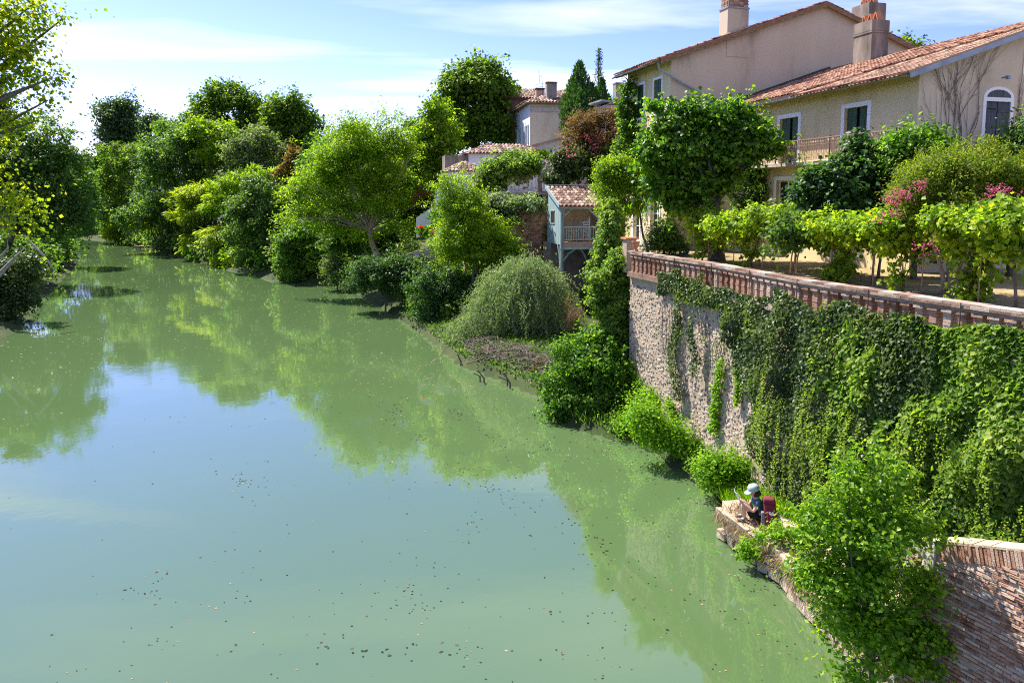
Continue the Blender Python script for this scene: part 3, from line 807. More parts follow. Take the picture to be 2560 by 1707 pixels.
# roof planes, verge boards, gutter
OV = .84; sl = RISE / RIDGE_S
S1 = unit(VV + Z1 * sl); LEN = math.hypot(RIDGE_S + OV, (RIDGE_S + OV) * sl)
rf = tiled_roof(hw, HP(-OV, -.35, EAVE + .16 - OV * sl), UU, S1, 14.95, LEN, 'tile', .24, .40, 290, 5, .12, under='tile')
S2 = unit(-VV + Z1 * sl)
tiled_roof(hw, HP(14 + OV, -.35, EAVE + .16 - OV * sl), UU, S2, 14.95, LEN, 'tile', .24, .40, 0, 6, .12, under='tile')
q = MB()
for k in range(37):
    c = HP(RIDGE_S, -.35 + k * .41, EAVE + .16 + RISE)
    q.tube([c - UU * .22, c + UU * .22 + Z1 * .02], [.12, .105], 8)
q.build('ridge_tiles', 'tile', rf, smooth=True)
gutter(hw, HP(-OV - .07, -.38, EAVE + .02 - OV * sl), HP(-OV - .07, 14.5, EAVE + .02 - OV * sl))
q = MB(); p0, p1 = HP(-OV + .05, -.37, EAVE - .02 - OV * sl), HP(RIDGE_S, -.37, EAVE + RISE - .02)
q.add([p0 - Z1 * .10, p1 - Z1 * .10, p1 + Z1 * .12, p0 + Z1 * .12, p0 - Z1 * .10 + UU * .02, p1 - Z1 * .10 + UU * .02, p1 + Z1 * .12 + UU * .02, p0 + Z1 * .12 + UU * .02], [(0, 1, 2, 3), (4, 7, 6, 5), (0, 4, 5, 1), (3, 2, 6, 7), (0, 3, 7, 4), (1, 5, 6, 2)])
q.build('verge_board', 'zinc', hw)
q = MB()
for k in range(30): q.box(HP(-.36, .2 + k * .5, EAVE - .02 - .36 * sl), (.36, .04, .05), S1, UU)
q.build('rafter_ends', 'wood_brown', hw)
q = MB(); q.box(HP(3.9, -.45, 13.95), (.07, .07, .07), VV, UU); q.box(HP(3.9, -.3, 13.97), (.03, .14, .03), VV, UU); q.build('wall_lamp', 'zinc', hw)
# the flashing where this roof meets the taller gable
q = MB(); q.bar(HP(-OV, 14.52, EAVE + .30 - OV * sl), HP(RIDGE_S, 14.52, EAVE + .32 + RISE), .10, .16); q.build('flashing', 'iron_dark', hw)
# balcony
BZ = 10.8
q = MB(); q.prism([HP(-.95, .05, BZ - .16), HP(-.002, .05, BZ - .16), HP(-.002, 12, BZ - .16), HP(-.95, 12, BZ - .16)], (0, 0, .16)); bs = q.build('balcony', 'stone_pale', hw)
q = MB(); q.box(HP(-.92, 6.02, BZ + 1.02), (.03, 5.97, .022), VV, UU); q.box(HP(-.92, 6.02, BZ + .08), (.015, 5.97, .015), VV, UU); q.box(HP(-.92, 6.02, BZ + .75), (.012, 5.97, .012), VV, UU)
for zz, hh in ((1.02, .022), (.08, .015), (.75, .012)): q.box(HP(-.46, .075, BZ + zz), (.45, .02, hh), VV, UU)
q.build('handrail', 'iron_rust', bs)
bp = MB()
bp.box((0, 0, .54), (.009, .009, .47)); bp.tube([(.0, .045, .12), (0, .07, .3), (0, .045, .45), (0, .075, .6), (0, .03, .74)], .008, 4); bp.tube([(0, -.045, .12), (0, -.07, .3), (0, -.045, .45), (0, -.075, .6), (0, -.03, .74)], .008, 4)
for zz in (.85, .95): bp.tube([(0, .05 * math.cos(w), zz + .05 * math.sin(w)) for w in np.linspace(0, 2 * math.pi, 9)], .007, 4, False)
bpm = bp.mesh('baluster', 'iron_rust')
qU = frame(VV, UU)
for k in range(70): link('baluster', bpm, bs, HP(-.92, .14 + k * .17, BZ), qU)
qV = frame(-UU, VV)
for k in range(5): link('baluster', bpm, bs, HP(-.8 + k * .17, .075, BZ), qV)
for t_ in (.06, 4.0, 8.0, 11.96):
    q = MB(); q.box(HP(-.92, t_, BZ + .55), (.022, .022, .55), VV, UU); q.build('post', 'iron_dark', bs)

# chimneys on the wing
def chimney(parent, c, w, d, h, m, cap='cement', band=True, name='chimney', below=1.2, taper=1.0):
    q = MB(); q.box(c + Z1 * ((h - below) / 2), (w / 2, d / 2, (h + below) / 2), VV, UU)
    if band:
        q.box(c + Z1 * (h * .72), (w / 2 + .04, d / 2 + .04, .04), VV, UU); q.box(c + Z1 * (h * .87), (w / 2 + .02, d / 2 + .02, h * .12), VV, UU)
    ch = q.build(name, m, parent)
    return ch
def chevrons(ch, c, z, n, ax, m='terracotta', sp=.36, s=.30):
    for k in range(n):
        p = c + ax * (k - (n - 1) / 2) * sp + Z1 * z; oth = UU if abs(ax @ VV) > .5 else VV
        q = MB()
        for sg in (-1, 1): q.bar(p + ax * sg * s * .52, p + Z1 * s * 1.25 + ax * sg * .012, .045, .34, upv=oth)
        q.build('chimney_tile', m, ch)
c1 = aty(2172, 172, 42.6); c1 = V3(c1[0], c1[1], 0) + VV * .42 + UU * .45; c1[2] = EAVE + RISE - .1
ch = chimney(hw, c1, 1.1, 1.4, 2.3, 'plaster_grime'); chevrons(ch, c1, 2.3, 3, UU, sp=.44, s=.36)
# chimney standing in the corner behind it
c2 = aty(2168, 100, 48.5); c2 = V3(c2[0], c2[1], 16.2)

# ------------------------------------------------------------------ tall house with the big gable
LC = V3(9.0, 44.0, 0); LE = 17.0; LR = 3.45; LS = 9.9
def LP(s, t, z): return LC + VV * s + UU * t + Z1 * z
lh = thing('tall_house', 'tall plastered house with a wide bare gable and green shutters', 'house', LP(0, 0, TZ))
win = [(1.15, 2.15, 14.0 - TZ, 16.0 - TZ), (3.55, 4.5, 14.0 - TZ, 16.0 - TZ), (1.2, 2.2, 10.2 - TZ, 12.4 - TZ), (3.6, 4.6, 10.2 - TZ, 12.4 - TZ), (1.1, 2.3, .3, 2.9), (3.6, 4.8, .3, 2.9)]
mb = MB(); wall_with_holes(mb, LP(0, 0, TZ), UU, 6.0, LE - TZ, win, VV); mb.build('front_wall', 'plaster_cream', lh, fixn=False)
mb = MB(); mb.quad(LP(0, 0, TZ), LP(2 * LS, 0, TZ), LP(2 * LS, 0, LE), LP(LS, 0, LE + LR), LP(0, 0, LE)); mb.build('gable_wall', 'plaster_mauve', lh, fixn=False)
mb = MB(); mb.quad(LP(0, 6, TZ), LP(2 * LS, 6, TZ), LP(2 * LS, 6, LE), LP(LS, 6, LE + LR), LP(0, 6, LE)); mb.quad(LP(2 * LS, 0, TZ), LP(2 * LS, 6, TZ), LP(2 * LS, 6, LE), LP(2 * LS, 0, LE)); mb.build('rear_wall', 'plaster_mauve', lh, fixn=False)
for i_, h in enumerate(win): window(lh, LP(0, 0, TZ), UU, VV, h, .15, style='closed' if i_ < 4 else 'casement', sill=i_ < 4, name='window' if i_ < 4 else 'glazed_door', sm='shutter_green')
ls = LR / LS; S3 = unit(VV + Z1 * ls); S4 = unit(-VV + Z1 * ls); OV2 = .8
ll = math.hypot(LS + OV2, (LS + OV2) * ls)
rfl = tiled_roof(lh, LP(-OV2, -.25, LE + .15 - OV2 * ls), UU, S3, 6.6, ll, 'tile', .24, .40, 40, 15, .14, under='tile')
tiled_roof(lh, LP(2 * LS + OV2, -.25, LE + .15 - OV2 * ls), UU, S4, 6.6, ll, 'tile', .24, .40, 0, 16, .14, under='tile')
for s_, sg in ((0, 1), (2 * LS, -1)):
    q = MB(); q.bar(LP(s_ - sg * OV2, -.27, LE - .06 - OV2 * ls), LP(LS, -.27, LE + LR - .02), .05, .20); q.build('verge_board', 'wood_brown', lh)
gutter(lh, LP(-OV2 - .07, -.25, LE + .02 - OV2 * ls), LP(-OV2 - .07, 6.4, LE + .02 - OV2 * ls))
q = MB(); q.tube([LP(-OV2 - .07, -.15, LE - .05 - OV2 * ls), LP(-OV2 - .02, -.14, LE - .45 - OV2 * ls), LP(2.3, -.12, LE - 2.2), LP(2.45, -.12, LE - 2.6), LP(2.45, -.12, TZ + 1)], .06, 8); q.build('downpipe', 'zinc', lh, smooth=True)
q = MB()
for k in range(13): q.box(LP(-.4, .1 + k * .5, LE - .02 - .4 * ls), (.4, .05, .06), S3, UU)
q.build('rafter_ends', 'wood_brown', lh)
# tall stack flush with the gable: plastered below, bare brick above, zinc collar
cs = LP(4.15, .42, LE + 1.2)
q = MB(); q.box(cs + Z1 * .35, (.68, .45, 1.35), VV, UU); stk = q.build('chimney', 'plaster_mauve', lh)
q = MB(); q.box(cs + Z1 * 1.74, (.72, .49, .035), VV, UU); q.build('collar', 'zinc', stk)
q = MB(); g_ = random.Random(2)
q.box(cs + Z1 * 3.05, (.63, .41, 1.27), VV, UU); q.build('stack_core', 'mortar', stk)
bkc = MB(); bkc.box((0, 0, 0), (.155, .06, .03)); bkcm = bkc.mesh('brick', 'brick')
for r_ in range(33):
    z = 1.83 + r_ * .075
    for k in range(4): o = link('brick', bkcm, stk, cs + VV * (-.48 + k * .32 + (.0 if r_ % 2 else .04)) - UU * .37 + Z1 * z, frame(VV, UU)); o.scale = (1, 1, g_.uniform(.85, 1.1))
    for k in range(2): link('brick', bkcm, stk, cs - VV * .60 + UU * (-.18 + k * .36) + Z1 * z, frame(UU, -VV))
q = MB(); q.add([cs + VV * .68 + Z1 * 1.1, cs + VV * .92 + Z1 * .55, cs + VV * .68 + Z1 * -.6, cs + VV * .68 + Z1 * 1.1 + UU * .4, cs + VV * .92 + Z1 * .55 + UU * .4, cs + VV * .68 + Z1 * -.6 + UU * .4], [(0, 1, 2), (3, 5, 4), (0, 3, 4, 1), (1, 4, 5, 2)]); q.build('stack_shoulder', 'plaster_mauve', stk)
# second chimney of this house, behind the wing's one
ch = chimney(lh, c2, 1.2, 1.5, 4.7, 'plaster_grime', below=2); chevrons(ch, c2, 4.7, 3, UU, m='terracotta', sp=.42, s=.34)
# far chimney beyond its left end
c3 = aty(1545, 262, 62); hc_ = thing('chimney_stack', 'plain grey chimney beyond the left end of the tall house', 'chimney', V3(c3[0], c3[1], 9.5))
q = MB(); q.box(V3(c3[0], c3[1], 13.5), (.33, .3, 4.6), VV, UU); q.build('stack', 'cement', hc_); q = MB(); q.box(V3(c3[0], c3[1], 18.12), (.36, .33, .05), VV, UU); q.build('cap', 'cement', hc_)
q = MB(); q.box(V3(c3[0] + .3, c3[1] + 1, 16.5), (2.2, 1.4, .06), unit(VV - Z1 * .1), UU); q.box(V3(c3[0] + .3, c3[1] + 1, 13), (1.7, 1.2, 3.4), VV, UU); q.build('roof_block', 'zinc', hc_)

# ------------------------------------------------------------------ far house with blue shutters
FB = aty(1325, 300, 82); FB = V3(FB[0], FB[1], 0)
fh = thing('far_house', 'distant square house with pale blue shutters and a hipped tile roof', 'house', V3(FB[0], FB[1], 9.6))
FE = 18.9; FW = 9.5; FD = 13.
fv, fu = unit(V3(.985, .17, 0)), unit(V3(-.17, .985, 0))
def FP(s, t, z): return FB + fv * s + fu * t + Z1 * z
fwin = [(1.2 + k * 2.6, 2.3 + k * 2.6, z_, z_ + 2.0) for k in range(4) for z_ in (2.2, 5.2)]
mb = MB(); wall_with_holes(mb, FP(0, 0, 9.6), fu, FD, FE - 9.6, fwin, fv); mb.build('front_wall', 'plaster_white', fh, fixn=False)
mb = MB(); mb.quad(FP(0, 0, 9.6), FP(FW, 0, 9.6), FP(FW, 0, FE), FP(0, 0, FE)); mb.build('side_wall', 'plaster_rose', fh, fixn=False)
q = MB(); q.box(FP(FW / 2, -.04, FE - .55), (FW / 2, .05, .22), fv, fu); q.build('cornice', 'stone_pale', fh)
for h in fwin:
    w = window(fh, FP(0, 0, 9.6), fu, fv, h, .12, style='casement', sill=False)
    for a in (h[0] - .62, h[1] + .12):
        q = MB(); q.box(FP(-.05, a + .25, 9.6 + (h[2] + h[3]) / 2), (.03, .25, 1.0), fv, fu); q.build('shutter', 'shutter_blue', w)
q = MB(); o5 = .6
q.prism([FP(-o5, -o5, FE), FP(FW + o5, -o5, FE), FP(FW + o5, FD + o5, FE), FP(-o5, FD + o5, FE)], (0, 0, .12)); q.build('eave', 'wood_brown', fh)
hr = 2.0; nS = unit(fu * (FW / 2 + o5) + Z1 * hr); nW = unit(fv * (FW / 2 + o5) + Z1 * hr); hl = math.hypot(FW / 2 + o5, hr)
wid = FW + 2 * o5
rff = tiled_roof(fh, FP(-o5, -o5, FE + .14), fv, nS, wid, hl, 'tile_old', .34, .48, 60, 31, .05, clip=lambda a, b: b < min(a, wid - a) / (wid / 2) * hl, poly=[(0, 0), (wid, 0), (wid / 2, hl)])
wl2 = FD + 2 * o5
tiled_roof(fh, FP(-o5, -o5, FE + .14), fu, nW, wl2, hl, 'tile_old', .34, .48, 0, 32, .05, clip=lambda a, b: b < min(a, wl2 - a) / (wid / 2) * hl, poly=[(0, 0), (wl2, 0), (wl2 - wid / 2, hl), (wid / 2, hl)])
q = MB(); q.quad(FP(FW + o5, -o5, FE + .13), FP(FW + o5, FD + o5, FE + .13), FP(FW / 2, FD - FW / 2, FE + hr), FP(FW / 2, FW / 2, FE + hr)); q.quad(FP(-o5, FD + o5, FE + .13), FP(FW + o5, FD + o5, FE + .13), FP(FW / 2, FD - FW / 2, FE + hr)); q.build('roof_rear', 'tile_old', fh, fixn=False)
def stack_px(parent, pxl, pxr, pyt, pyb, Y, m, name='chimney'):
    a, b, t = aty(pxl, pyb, Y), aty(pxr, pyb, Y), aty(pxl, pyt, Y)
    c = (a + b) / 2; w = b[0] - a[0]; h = t[2] - a[2]
    q = MB(); q.box(V3(c[0], Y, a[2] + h / 2), (w / 2, w * .4, h / 2), fv, fu)
    s = q.build(name, m, parent)
    q = MB()
    for k in range(5): q.box(V3(c[0], Y, a[2] + h + .02) + fv * (k - 2) * w * .22, (.05, w * .42, .12), fv, fu)
    q.box(V3(c[0], Y, a[2] + h + .16), (w * .56, w * .45, .04), fv, fu); q.build('chimney_cap', 'tile_old', s); return s
stack_px(fh, 1365, 1390, 211, 262, 83.5, 'cement'); stack_px(fh, 1339, 1360, 226, 252, 87, 'brick')
an = thing('roof_antenna', 'thin television antenna on the distant house roof', 'antenna', aty(1356, 252, 86))
q = MB(); q.tube([aty(1356, 252, 86), aty(1355, 189, 86)], .03, 5); q.build('mast', 'iron_dark', an)
q = MB(); q.tube([aty(1338, 213, 86), aty(1360, 209, 86)], .02, 4); q.tube([aty(1336, 219, 86), aty(1362, 216, 86)], .02, 4); q.tube([aty(1347, 177, 86), aty(1349, 208, 86)], .025, 4); q.tube([aty(1348, 193, 86), aty(1355, 190, 86)], .02, 4); q.build('rods', 'iron_dark', an)
q = MB(); q.prism([FP(-1.0, 9, 9.6), FP(3, 9, 9.6), FP(3, 14, 9.6), FP(-1.0, 14, 9.6)], (0, 0, 11.0))
fb2 = thing('far_brick_house', 'distant brick gable with tiles half hidden by the big plane tree', 'house', FP(-1.0, 9, 9.6)); q.build('wall', 'brick_pale', fb2)
tiled_roof(fb2, FP(-1.4, 8.5, 20.6), fv, unit(fu + Z1 * .35), 5.4, 5, 'tile_old', .34, .48, 40, 44, .1)

# ------------------------------------------------------------------ low white outbuilding and hipped cabin
def hip_block(name, label, O, A, B, W, D, z0, z1, rise, m, parts, seed, ov=.35, cols=.3):
    t = thing(name, label, 'outbuilding', O + Z1 * z0)
    q = MB(); q.prism([O + Z1 * z0, O + A * W + Z1 * z0, O + A * W + B * D + Z1 * z0, O + B * D + Z1 * z0], (0, 0, z1 - z0)); q.build('wall', m, t)
    O2 = O - A * ov - B * ov + Z1 * (z1 + .06); w2, d2 = W + 2 * ov, D + 2 * ov; k = d2 / 2; l2 = math.hypot(k, rise); ins = min(k, w2 / 2)
    for (o, e, u_, wd, sd) in ((O2, A, B, w2, 1), (O2 + A * w2 + B * d2, -A, -B, w2, 2)):
        Lx = l2
        tiled_roof(t, o, e, unit(u_ * k + Z1 * rise), wd, Lx, 'tile_old', cols, .45, parts if sd == 1 else 0, seed + sd, .06, clip=lambda a, b, wd=wd: b / Lx < min(1, min(a, wd - a) / ins), poly=[(0, 0), (wd, 0), (wd - ins, Lx), (ins, Lx)])
    l3 = math.hypot(ins, rise)
    for (o, e, u_, sd) in ((O2 + B * d2, -B, A, 3), (O2 + A * w2, B, -A, 4)):
        tiled_roof(t, o, e, unit(u_ * ins + Z1 * rise), d2, l3, 'tile_old', cols, .45, parts // 2 if sd == 3 else 0, seed + sd, .06, clip=lambda a, b: b / l3 < min(a, d2 - a) / k, poly=[(0, 0), (d2, 0), (d2 / 2, l3)])
    return t
O_ = aty(1172, 425, 69); O_ = V3(O_[0], O_[1], 0)
hip_block('white_outbuilding', 'long low white outbuilding with a dark hipped tile roof', O_, fv, fu, 7.2, 4.2, 9.5, aty(1172, 385, 69)[2], .95, 'plaster_white', 120, 50)
q = MB(); q.prism([O_ + fv * -2.1 + fu * .4 + Z1 * 9.4, O_ + fv * -.02 + fu * .4 + Z1 * 9.4, O_ + fv * -.02 + fu * 3.5 + Z1 * 9.4, O_ + fv * -2.1 + fu * 3.5 + Z1 * 9.4], (0, 0, aty(1172, 388, 69)[2] - 9.4))
tag(q.build('lean_to', 'plaster_grime'), 'stained flat annex at the left end of the white outbuilding', 'annex')
O2_ = aty(1121, 470, 64); O2_ = V3(O2_[0], O2_[1], 0)
hip_block('hipped_cabin', 'small white cabin with a pale hipped tile roof below the outbuilding', O2_, fv, fu, 2.9, 3.0, 7.2, aty(1121, 430, 64)[2], .85, 'plaster_white', 110, 60)
q = MB(); w0 = aty(1088, 473, 62); q.prism([V3(w0[0], 62, 5.5), V3(w0[0] + 1.15, 62.2, 5.5), V3(w0[0] + 1.15, 62.6, 5.5), V3(w0[0], 62.4, 5.5)], (0, 0, w0[2] - 5.5)); pw = q.build('white_pillar', 'plaster_white')
tag(pw, 'narrow white garden wall end beside the hipped cabin', 'wall')
q = MB(); a_, b_ = aty(1040, 545, 61), aty(1085, 515, 61.5); q.prism([a_ - Z1 * 1.6, b_ - Z1 * 2.2, b_, a_], (0, .3, 0)); tag(q.build('stair_wall', 'plaster_white'), 'sloping white stair wall under the narrow garden wall end', 'wall')
q = MB(); a_, b_ = aty(1005, 640, 60), aty(1085, 612, 60); q.prism([V3(a_[0], 60, 1), V3(b_[0], 60, 1), V3(b_[0], 60, b_[2]), V3(a_[0], 60, a_[2])], (0, .5, 0)); tag(q.build('stone_stair', 'stone_pale'), 'pale stone retaining steps under the red canna flowers', 'stairs')
# gable seen right of the white outbuilding
O3 = aty(1375, 400, 74); O3 = V3(O3[0], O3[1], 0)
sh = thing('white_shed', 'white shed gable with a mono pitch roof behind the palm', 'shed', O3 + Z1 * 9.5)
zt0, zt1 = aty(1345, 365, 74)[2], aty(1402, 347, 74)[2]
q = MB(); q.prism([O3 - fv * 1.6 + Z1 * 9.5, O3 + fv * 1.2 + Z1 * 9.5, O3 + fv * 1.2 + Z1 * zt1, O3 - fv * 1.6 + Z1 * zt0], fu * 4); q.build('wall', 'plaster_white', sh)
q = MB(); q.bar(O3 - fv * 1.9 + Z1 * (zt0 - .02) + fu * 1.9, O3 + fv * 1.4 + Z1 * (zt1 + .14) + fu * 1.9, 4.6, .14); q.build('roof', 'tile_old', sh)
# ------------------------------------------------------------------ timber gallery over the water
FZ = 6.12
def GP(s, t, z): return GAL + VV * s + UU * t + Z1 * z
gl = thing('timber_gallery', 'blue grey timber gallery with tiled roof jutting from the terrace wall', 'gallery', GP(0, 0, FZ))
GW, GD = 2.75, 2.6
q = MB(); q.box(GP(GW / 2, GD / 2, FZ - .06), (GW / 2, GD / 2, .06), VV, UU); q.build('floor', 'wood_brown', gl)
q = MB(); q.box(GP(GW / 2, -.02, FZ - .14), (GW / 2, .06, .16), VV, UU); q.build('floor_beam', 'brick_pale', gl)
q = MB(); q.box(GP(GW / 2, -.06, FZ - .40), (GW / 2 + .1, .07, .09), VV, UU); q.build('bottom_beam', 'paint_teal', gl)
for s_, z0_, z1_, w_ in ((0, 3.6, 8.5, .15), (GW - .1, FZ, 8.5, .13)):
    q = MB(); q.box(GP(s_, 0, (z0_ + z1_) / 2), (w_ / 2, w_ / 2, (z1_ - z0_) / 2), VV, UU); q.build('post', 'paint_teal', gl)
q = MB(); q.box(GP(-.04, GD, 5.8), (.07, .07, 2.4), VV, UU); q.build('post', 'paint_teal', gl)
q = MB(); q.box(GP(GW / 2, 0, 8.42), (GW / 2 + .1, .07, .09), VV, UU); q.build('top_beam', 'paint_teal', gl)
for (a_, b_) in (((.05, 7.75), (.75, 8.38)), ((GW - .15, 7.75), (GW - .85, 8.38))):
    q = MB(); q.bar(GP(a_[0], 0, a_[1]), GP(b_[0], 0, b_[1]), .09); q.build('brace', 'paint_teal', gl)
for pts_ in ([(1.05, FZ - .45), (.6, FZ - .8), (.15, FZ - 1.55)], [(1.35, FZ - .45), (1.75, FZ - .85), (2.1, FZ - 1.5), (2.3, FZ - 2.1)]):
    q = MB(); q.tube([GP(s_, -.02 + .25 * i_, z_) for i_, (s_, z_) in enumerate(pts_)], .07, 6); q.build('curved_brace', 'paint_teal', gl)
for t0_, t1_ in ((.5, .05), (GD - .5, GD - .05)):
    q = MB(); q.tube([GP(-.06, t0_, FZ - .15), GP(-.06, (t0_ + t1_) / 2, FZ - .7), GP(-.04, t1_, FZ - 1.7)], .055, 6); q.build('side_brace', 'paint_teal', gl)
# plank side facing the river, with a small square opening
npl = 9; pw_ = GD / npl
for k in range(npl):
    t_ = (k + .5) * pw_; ztop = 8.5 + (t_ / GD) * 1.2
    segs = [(FZ - .15, ztop)] if k not in (4, 5, 6) else [(FZ - .15, 7.35), (8.2, ztop)]
    for z0_, z1_ in segs:
        q = MB(); q.box(GP(-.06 - .006 * (k % 2), t_, (z0_ + z1_) / 2), (.018, pw_ / 2 - .006, (z1_ - z0_) / 2), VV, UU); q.build('plank', 'paint_teal', gl)
q = MB(); q.box(GP(-.09, pw_ * 5.5, 7.33), (.03, pw_ * 1.6, .03), VV, UU); q.box(GP(-.09, pw_ * 5.5, 8.22), (.03, pw_ * 1.6, .03), VV, UU); q.build('opening_frame', 'paint_teal', gl)
q = MB(); q.quad(GP(0, GD, FZ), GP(GW + .6, GD, FZ), GP(GW + .6, GD, 9.7), GP(0, GD, 9.7)); q.quad(GP(GW + .6, GD, FZ), GP(GW + .6, .6, FZ), GP(GW + .6, .6, 9.2), GP(GW + .6, GD, 9.7)); q.build('back_wall', 'plaster_rose', gl, fixn=False)
# railing
q = MB(); q.box(GP(GW / 2, -.02, 7.14), (GW / 2, .045, .045), VV, UU); q.build('handrail', 'paint_teal', gl)
q = MB(); q.box(GP(GW / 2, -.02, 6.28), (GW / 2, .035, .03), VV, UU); q.build('lower_rail', 'paint_teal', gl)
for k in range(14):
    q = MB(); q.box(GP(.18 + k * .175, -.02, 6.7), (.022, .022, .41), VV, UU); q.build('baluster', 'paint_teal', gl)
gs = 1.25 / (GD + .3); S5 = unit(UU + Z1 * gs)
rg = tiled_roof(gl, GP(-.25, -.35, 8.52), VV, S5, 3.35, math.hypot(GD + .5, (GD + .5) * gs), 'tile_old', .30, .42, 120, 71, .06)
q = MB(); q.bar(GP(-.27, -.35, 8.55), GP(-.27, GD + .12, 8.55 + (GD + .47) * gs), .05, .26); q.build('verge_board', 'paint_teal', gl)
q = MB(); q.bar(GP(-.3, GD + .14, 9.98), GP(3.12, GD + .14, 9.98), .18, .06); q.build('ridge_flashing', 'zinc', gl)
gutter(gl, GP(-.28, -.46, 8.44), GP(3.1, -.46, 8.44), .06)
q = MB(); q.tube([GP(0.05, -.44, 8.4), GP(.08, -.3, 8.2), GP(.10, -.12, 8.1), GP(.10, -.12, 4.2)], .04, 6); q.build('downpipe', 'paint_teal', gl, smooth=True)
# stacked white garden chairs inside
def chair_mesh():
    q = MB()
    q.tube([(-.25, -.24, .42), (-.26, -.28, .62), (.18, -.29, .64), (.24, -.22, .88), (.28, 0, .95), (.24, .22, .88), (.18, .29, .64), (-.26, .28, .62), (-.25, .24, .42)], .022, 5)
    q.box((0, 0, .42), (.24, .23, .015))
    for y in (-.12, 0, .12): q.bar((.19, y, .43), (.28, y * .9, .9), .07, .015)
    return q
for k in range(7):
    st_ = thing('garden_chair', ('lowest white garden chair of the stack in the timber gallery', 'white garden chair second from the bottom of the gallery stack', 'white garden chair third from the bottom of the gallery stack', 'white garden chair in the middle of the gallery stack', 'white garden chair third from the top of the gallery stack', 'white garden chair second from the top of the gallery stack', 'topmost white garden chair of the stack in the timber gallery')[k], 'chair', GP(2.0, .75, FZ + .03 + k * .115), 'stacked white garden chairs')
    cmb = chair_mesh()
    cmb.v = [tuple(GP(2.0, .75, FZ + .03 + k * .115) + VV * x + UU * y + Z1 * z) for x, y, z in cmb.v]
    cmb.build('seat_shell', 'plastic_white', st_)
    for x, y in ((-.22, -.2), (-.22, .2), (.2, -.2), (.2, .2)):
        q = MB(); b0 = GP(2.0, .75, FZ + .03 + k * .115); q.bar(b0 + VV * x * 1.12 + UU * y * 1.15 + Z1 * (0 if k == 0 else .1), b0 + VV * x + UU * y + Z1 * .42, .045); q.build('leg', 'plastic_white', st_)
tb_ = thing('round_table', 'small white round table beside the stacked chairs in the gallery', 'table', GP(1.1, .9, FZ))
q = MB(); q.lathe(GP(1.1, .9, FZ + .7), [(.0, 0), (.42, 0), (.43, .02), (.42, .035), (0, .035)], 18); q.build('top', 'plastic_white', tb_)
for a_ in range(3):
    q = MB(); e = V3(math.cos(a_ * 2.1), math.sin(a_ * 2.1), 0); q.bar(GP(1.1, .9, FZ) + e * .32, GP(1.1, .9, FZ + .7) + e * .12, .04); q.build('leg', 'plastic_white', tb_)

# ------------------------------------------------------------------ upper terrace railing, parasols, pergola posts
rl = thing('terrace_railing', 'rusty iron railing along the upper terrace', 'railing', aty(1270, 480, 57.2))
ra, rb = aty(1268, 481, 57.0), aty(1366, 472, 57.6); hgt = 1.12
q = MB()
for zz in (.03, .95): q.bar(ra + Z1 * zz, rb + Z1 * zz, .03)
q.bar(ra + Z1 * .15, rb + Z1 * .15, .025); q.build('rails', 'iron_rust', rl)
spm = MB(); spm.box((0, 0, .54), (.011, .011, .54)); spm.add([(-.02, 0, 1.06), (.02, 0, 1.06), (0, .02, 1.06), (0, 0, 1.16)], [(0, 2, 3), (2, 1, 3), (1, 0, 3), (0, 1, 2)]); spm = spm.mesh('picket', 'iron_rust')
for k in range(30): link('picket', spm, rl, ra + (rb - ra) * (k + .5) / 30)
def parasol(px, py0, py1, Y, label):
    b, t = aty(px, py1, Y), aty(px, py0, Y); b = V3(t[0], t[1], 9.5)
    p = thing('folded_parasol', label, 'parasol', b)
    q = MB(); q.tube([b, b + Z1 * (t[2] - b[2] + .1)], .025, 6); q.build('pole', 'wood_brown', p)
    hh = t[2] - 10.3; g = random.Random(int(px)); pr = []
    q = MB(); n = 16
    for r_, z_ in ((.11, 10.2), (.19, 10.45), (.17, 10.9), (.13, 11.5), (.06, t[2] - .1), (.02, t[2])):
        for k in range(n):
            w = 2 * math.pi * k / n; rr = r_ * (1 + (.22 if k % 2 else -.12)); q.v.append((t[0] + math.cos(w) * rr, t[1] + math.sin(w) * rr, z_))
    for i_ in range(5):
        for k in range(n): q.f.append((i_ * n + k, i_ * n + (k + 1) % n, (i_ + 1) * n + (k + 1) % n, (i_ + 1) * n + k))
    q.build('canopy', 'cloth_parasol', p)
    q = MB(); q.lathe(b, [(.0, 0), (.25, 0), (.25, .06), (.05, .1), (.05, .3), (0, .3)], 12); q.build('foot', 'cement', p)
parasol(1354, 412, 480, 58.2, 'folded grey parasol standing clear behind the railing of the upper terrace')
parasol(1365, 414, 480, 58.9, 'folded parasol half hidden by the ivy hedge on the upper terrace')
for px in (1225, 1249, 1266):
    b = aty(px, 500, 58.5); q = MB(); q.box(V3(b[0], b[1], 10.0), (.09, .09, 1.0)); q.box(V3(b[0], b[1], 11.03), (.11, .11, .05)); tag(q.build('pergola_post', 'wood_grey'), 'grey post under the ivy covered pergola', 'post', 'posts of the ivy pergola')
q = MB(); a_, b_ = aty(1195, 440, 58), aty(1370, 425, 58.8); q.bar(a_, b_, .12, .14); tag(q.build('pergola_beam', 'wood_grey'), 'long beam under the ivy on the upper terrace pergola', 'beam')

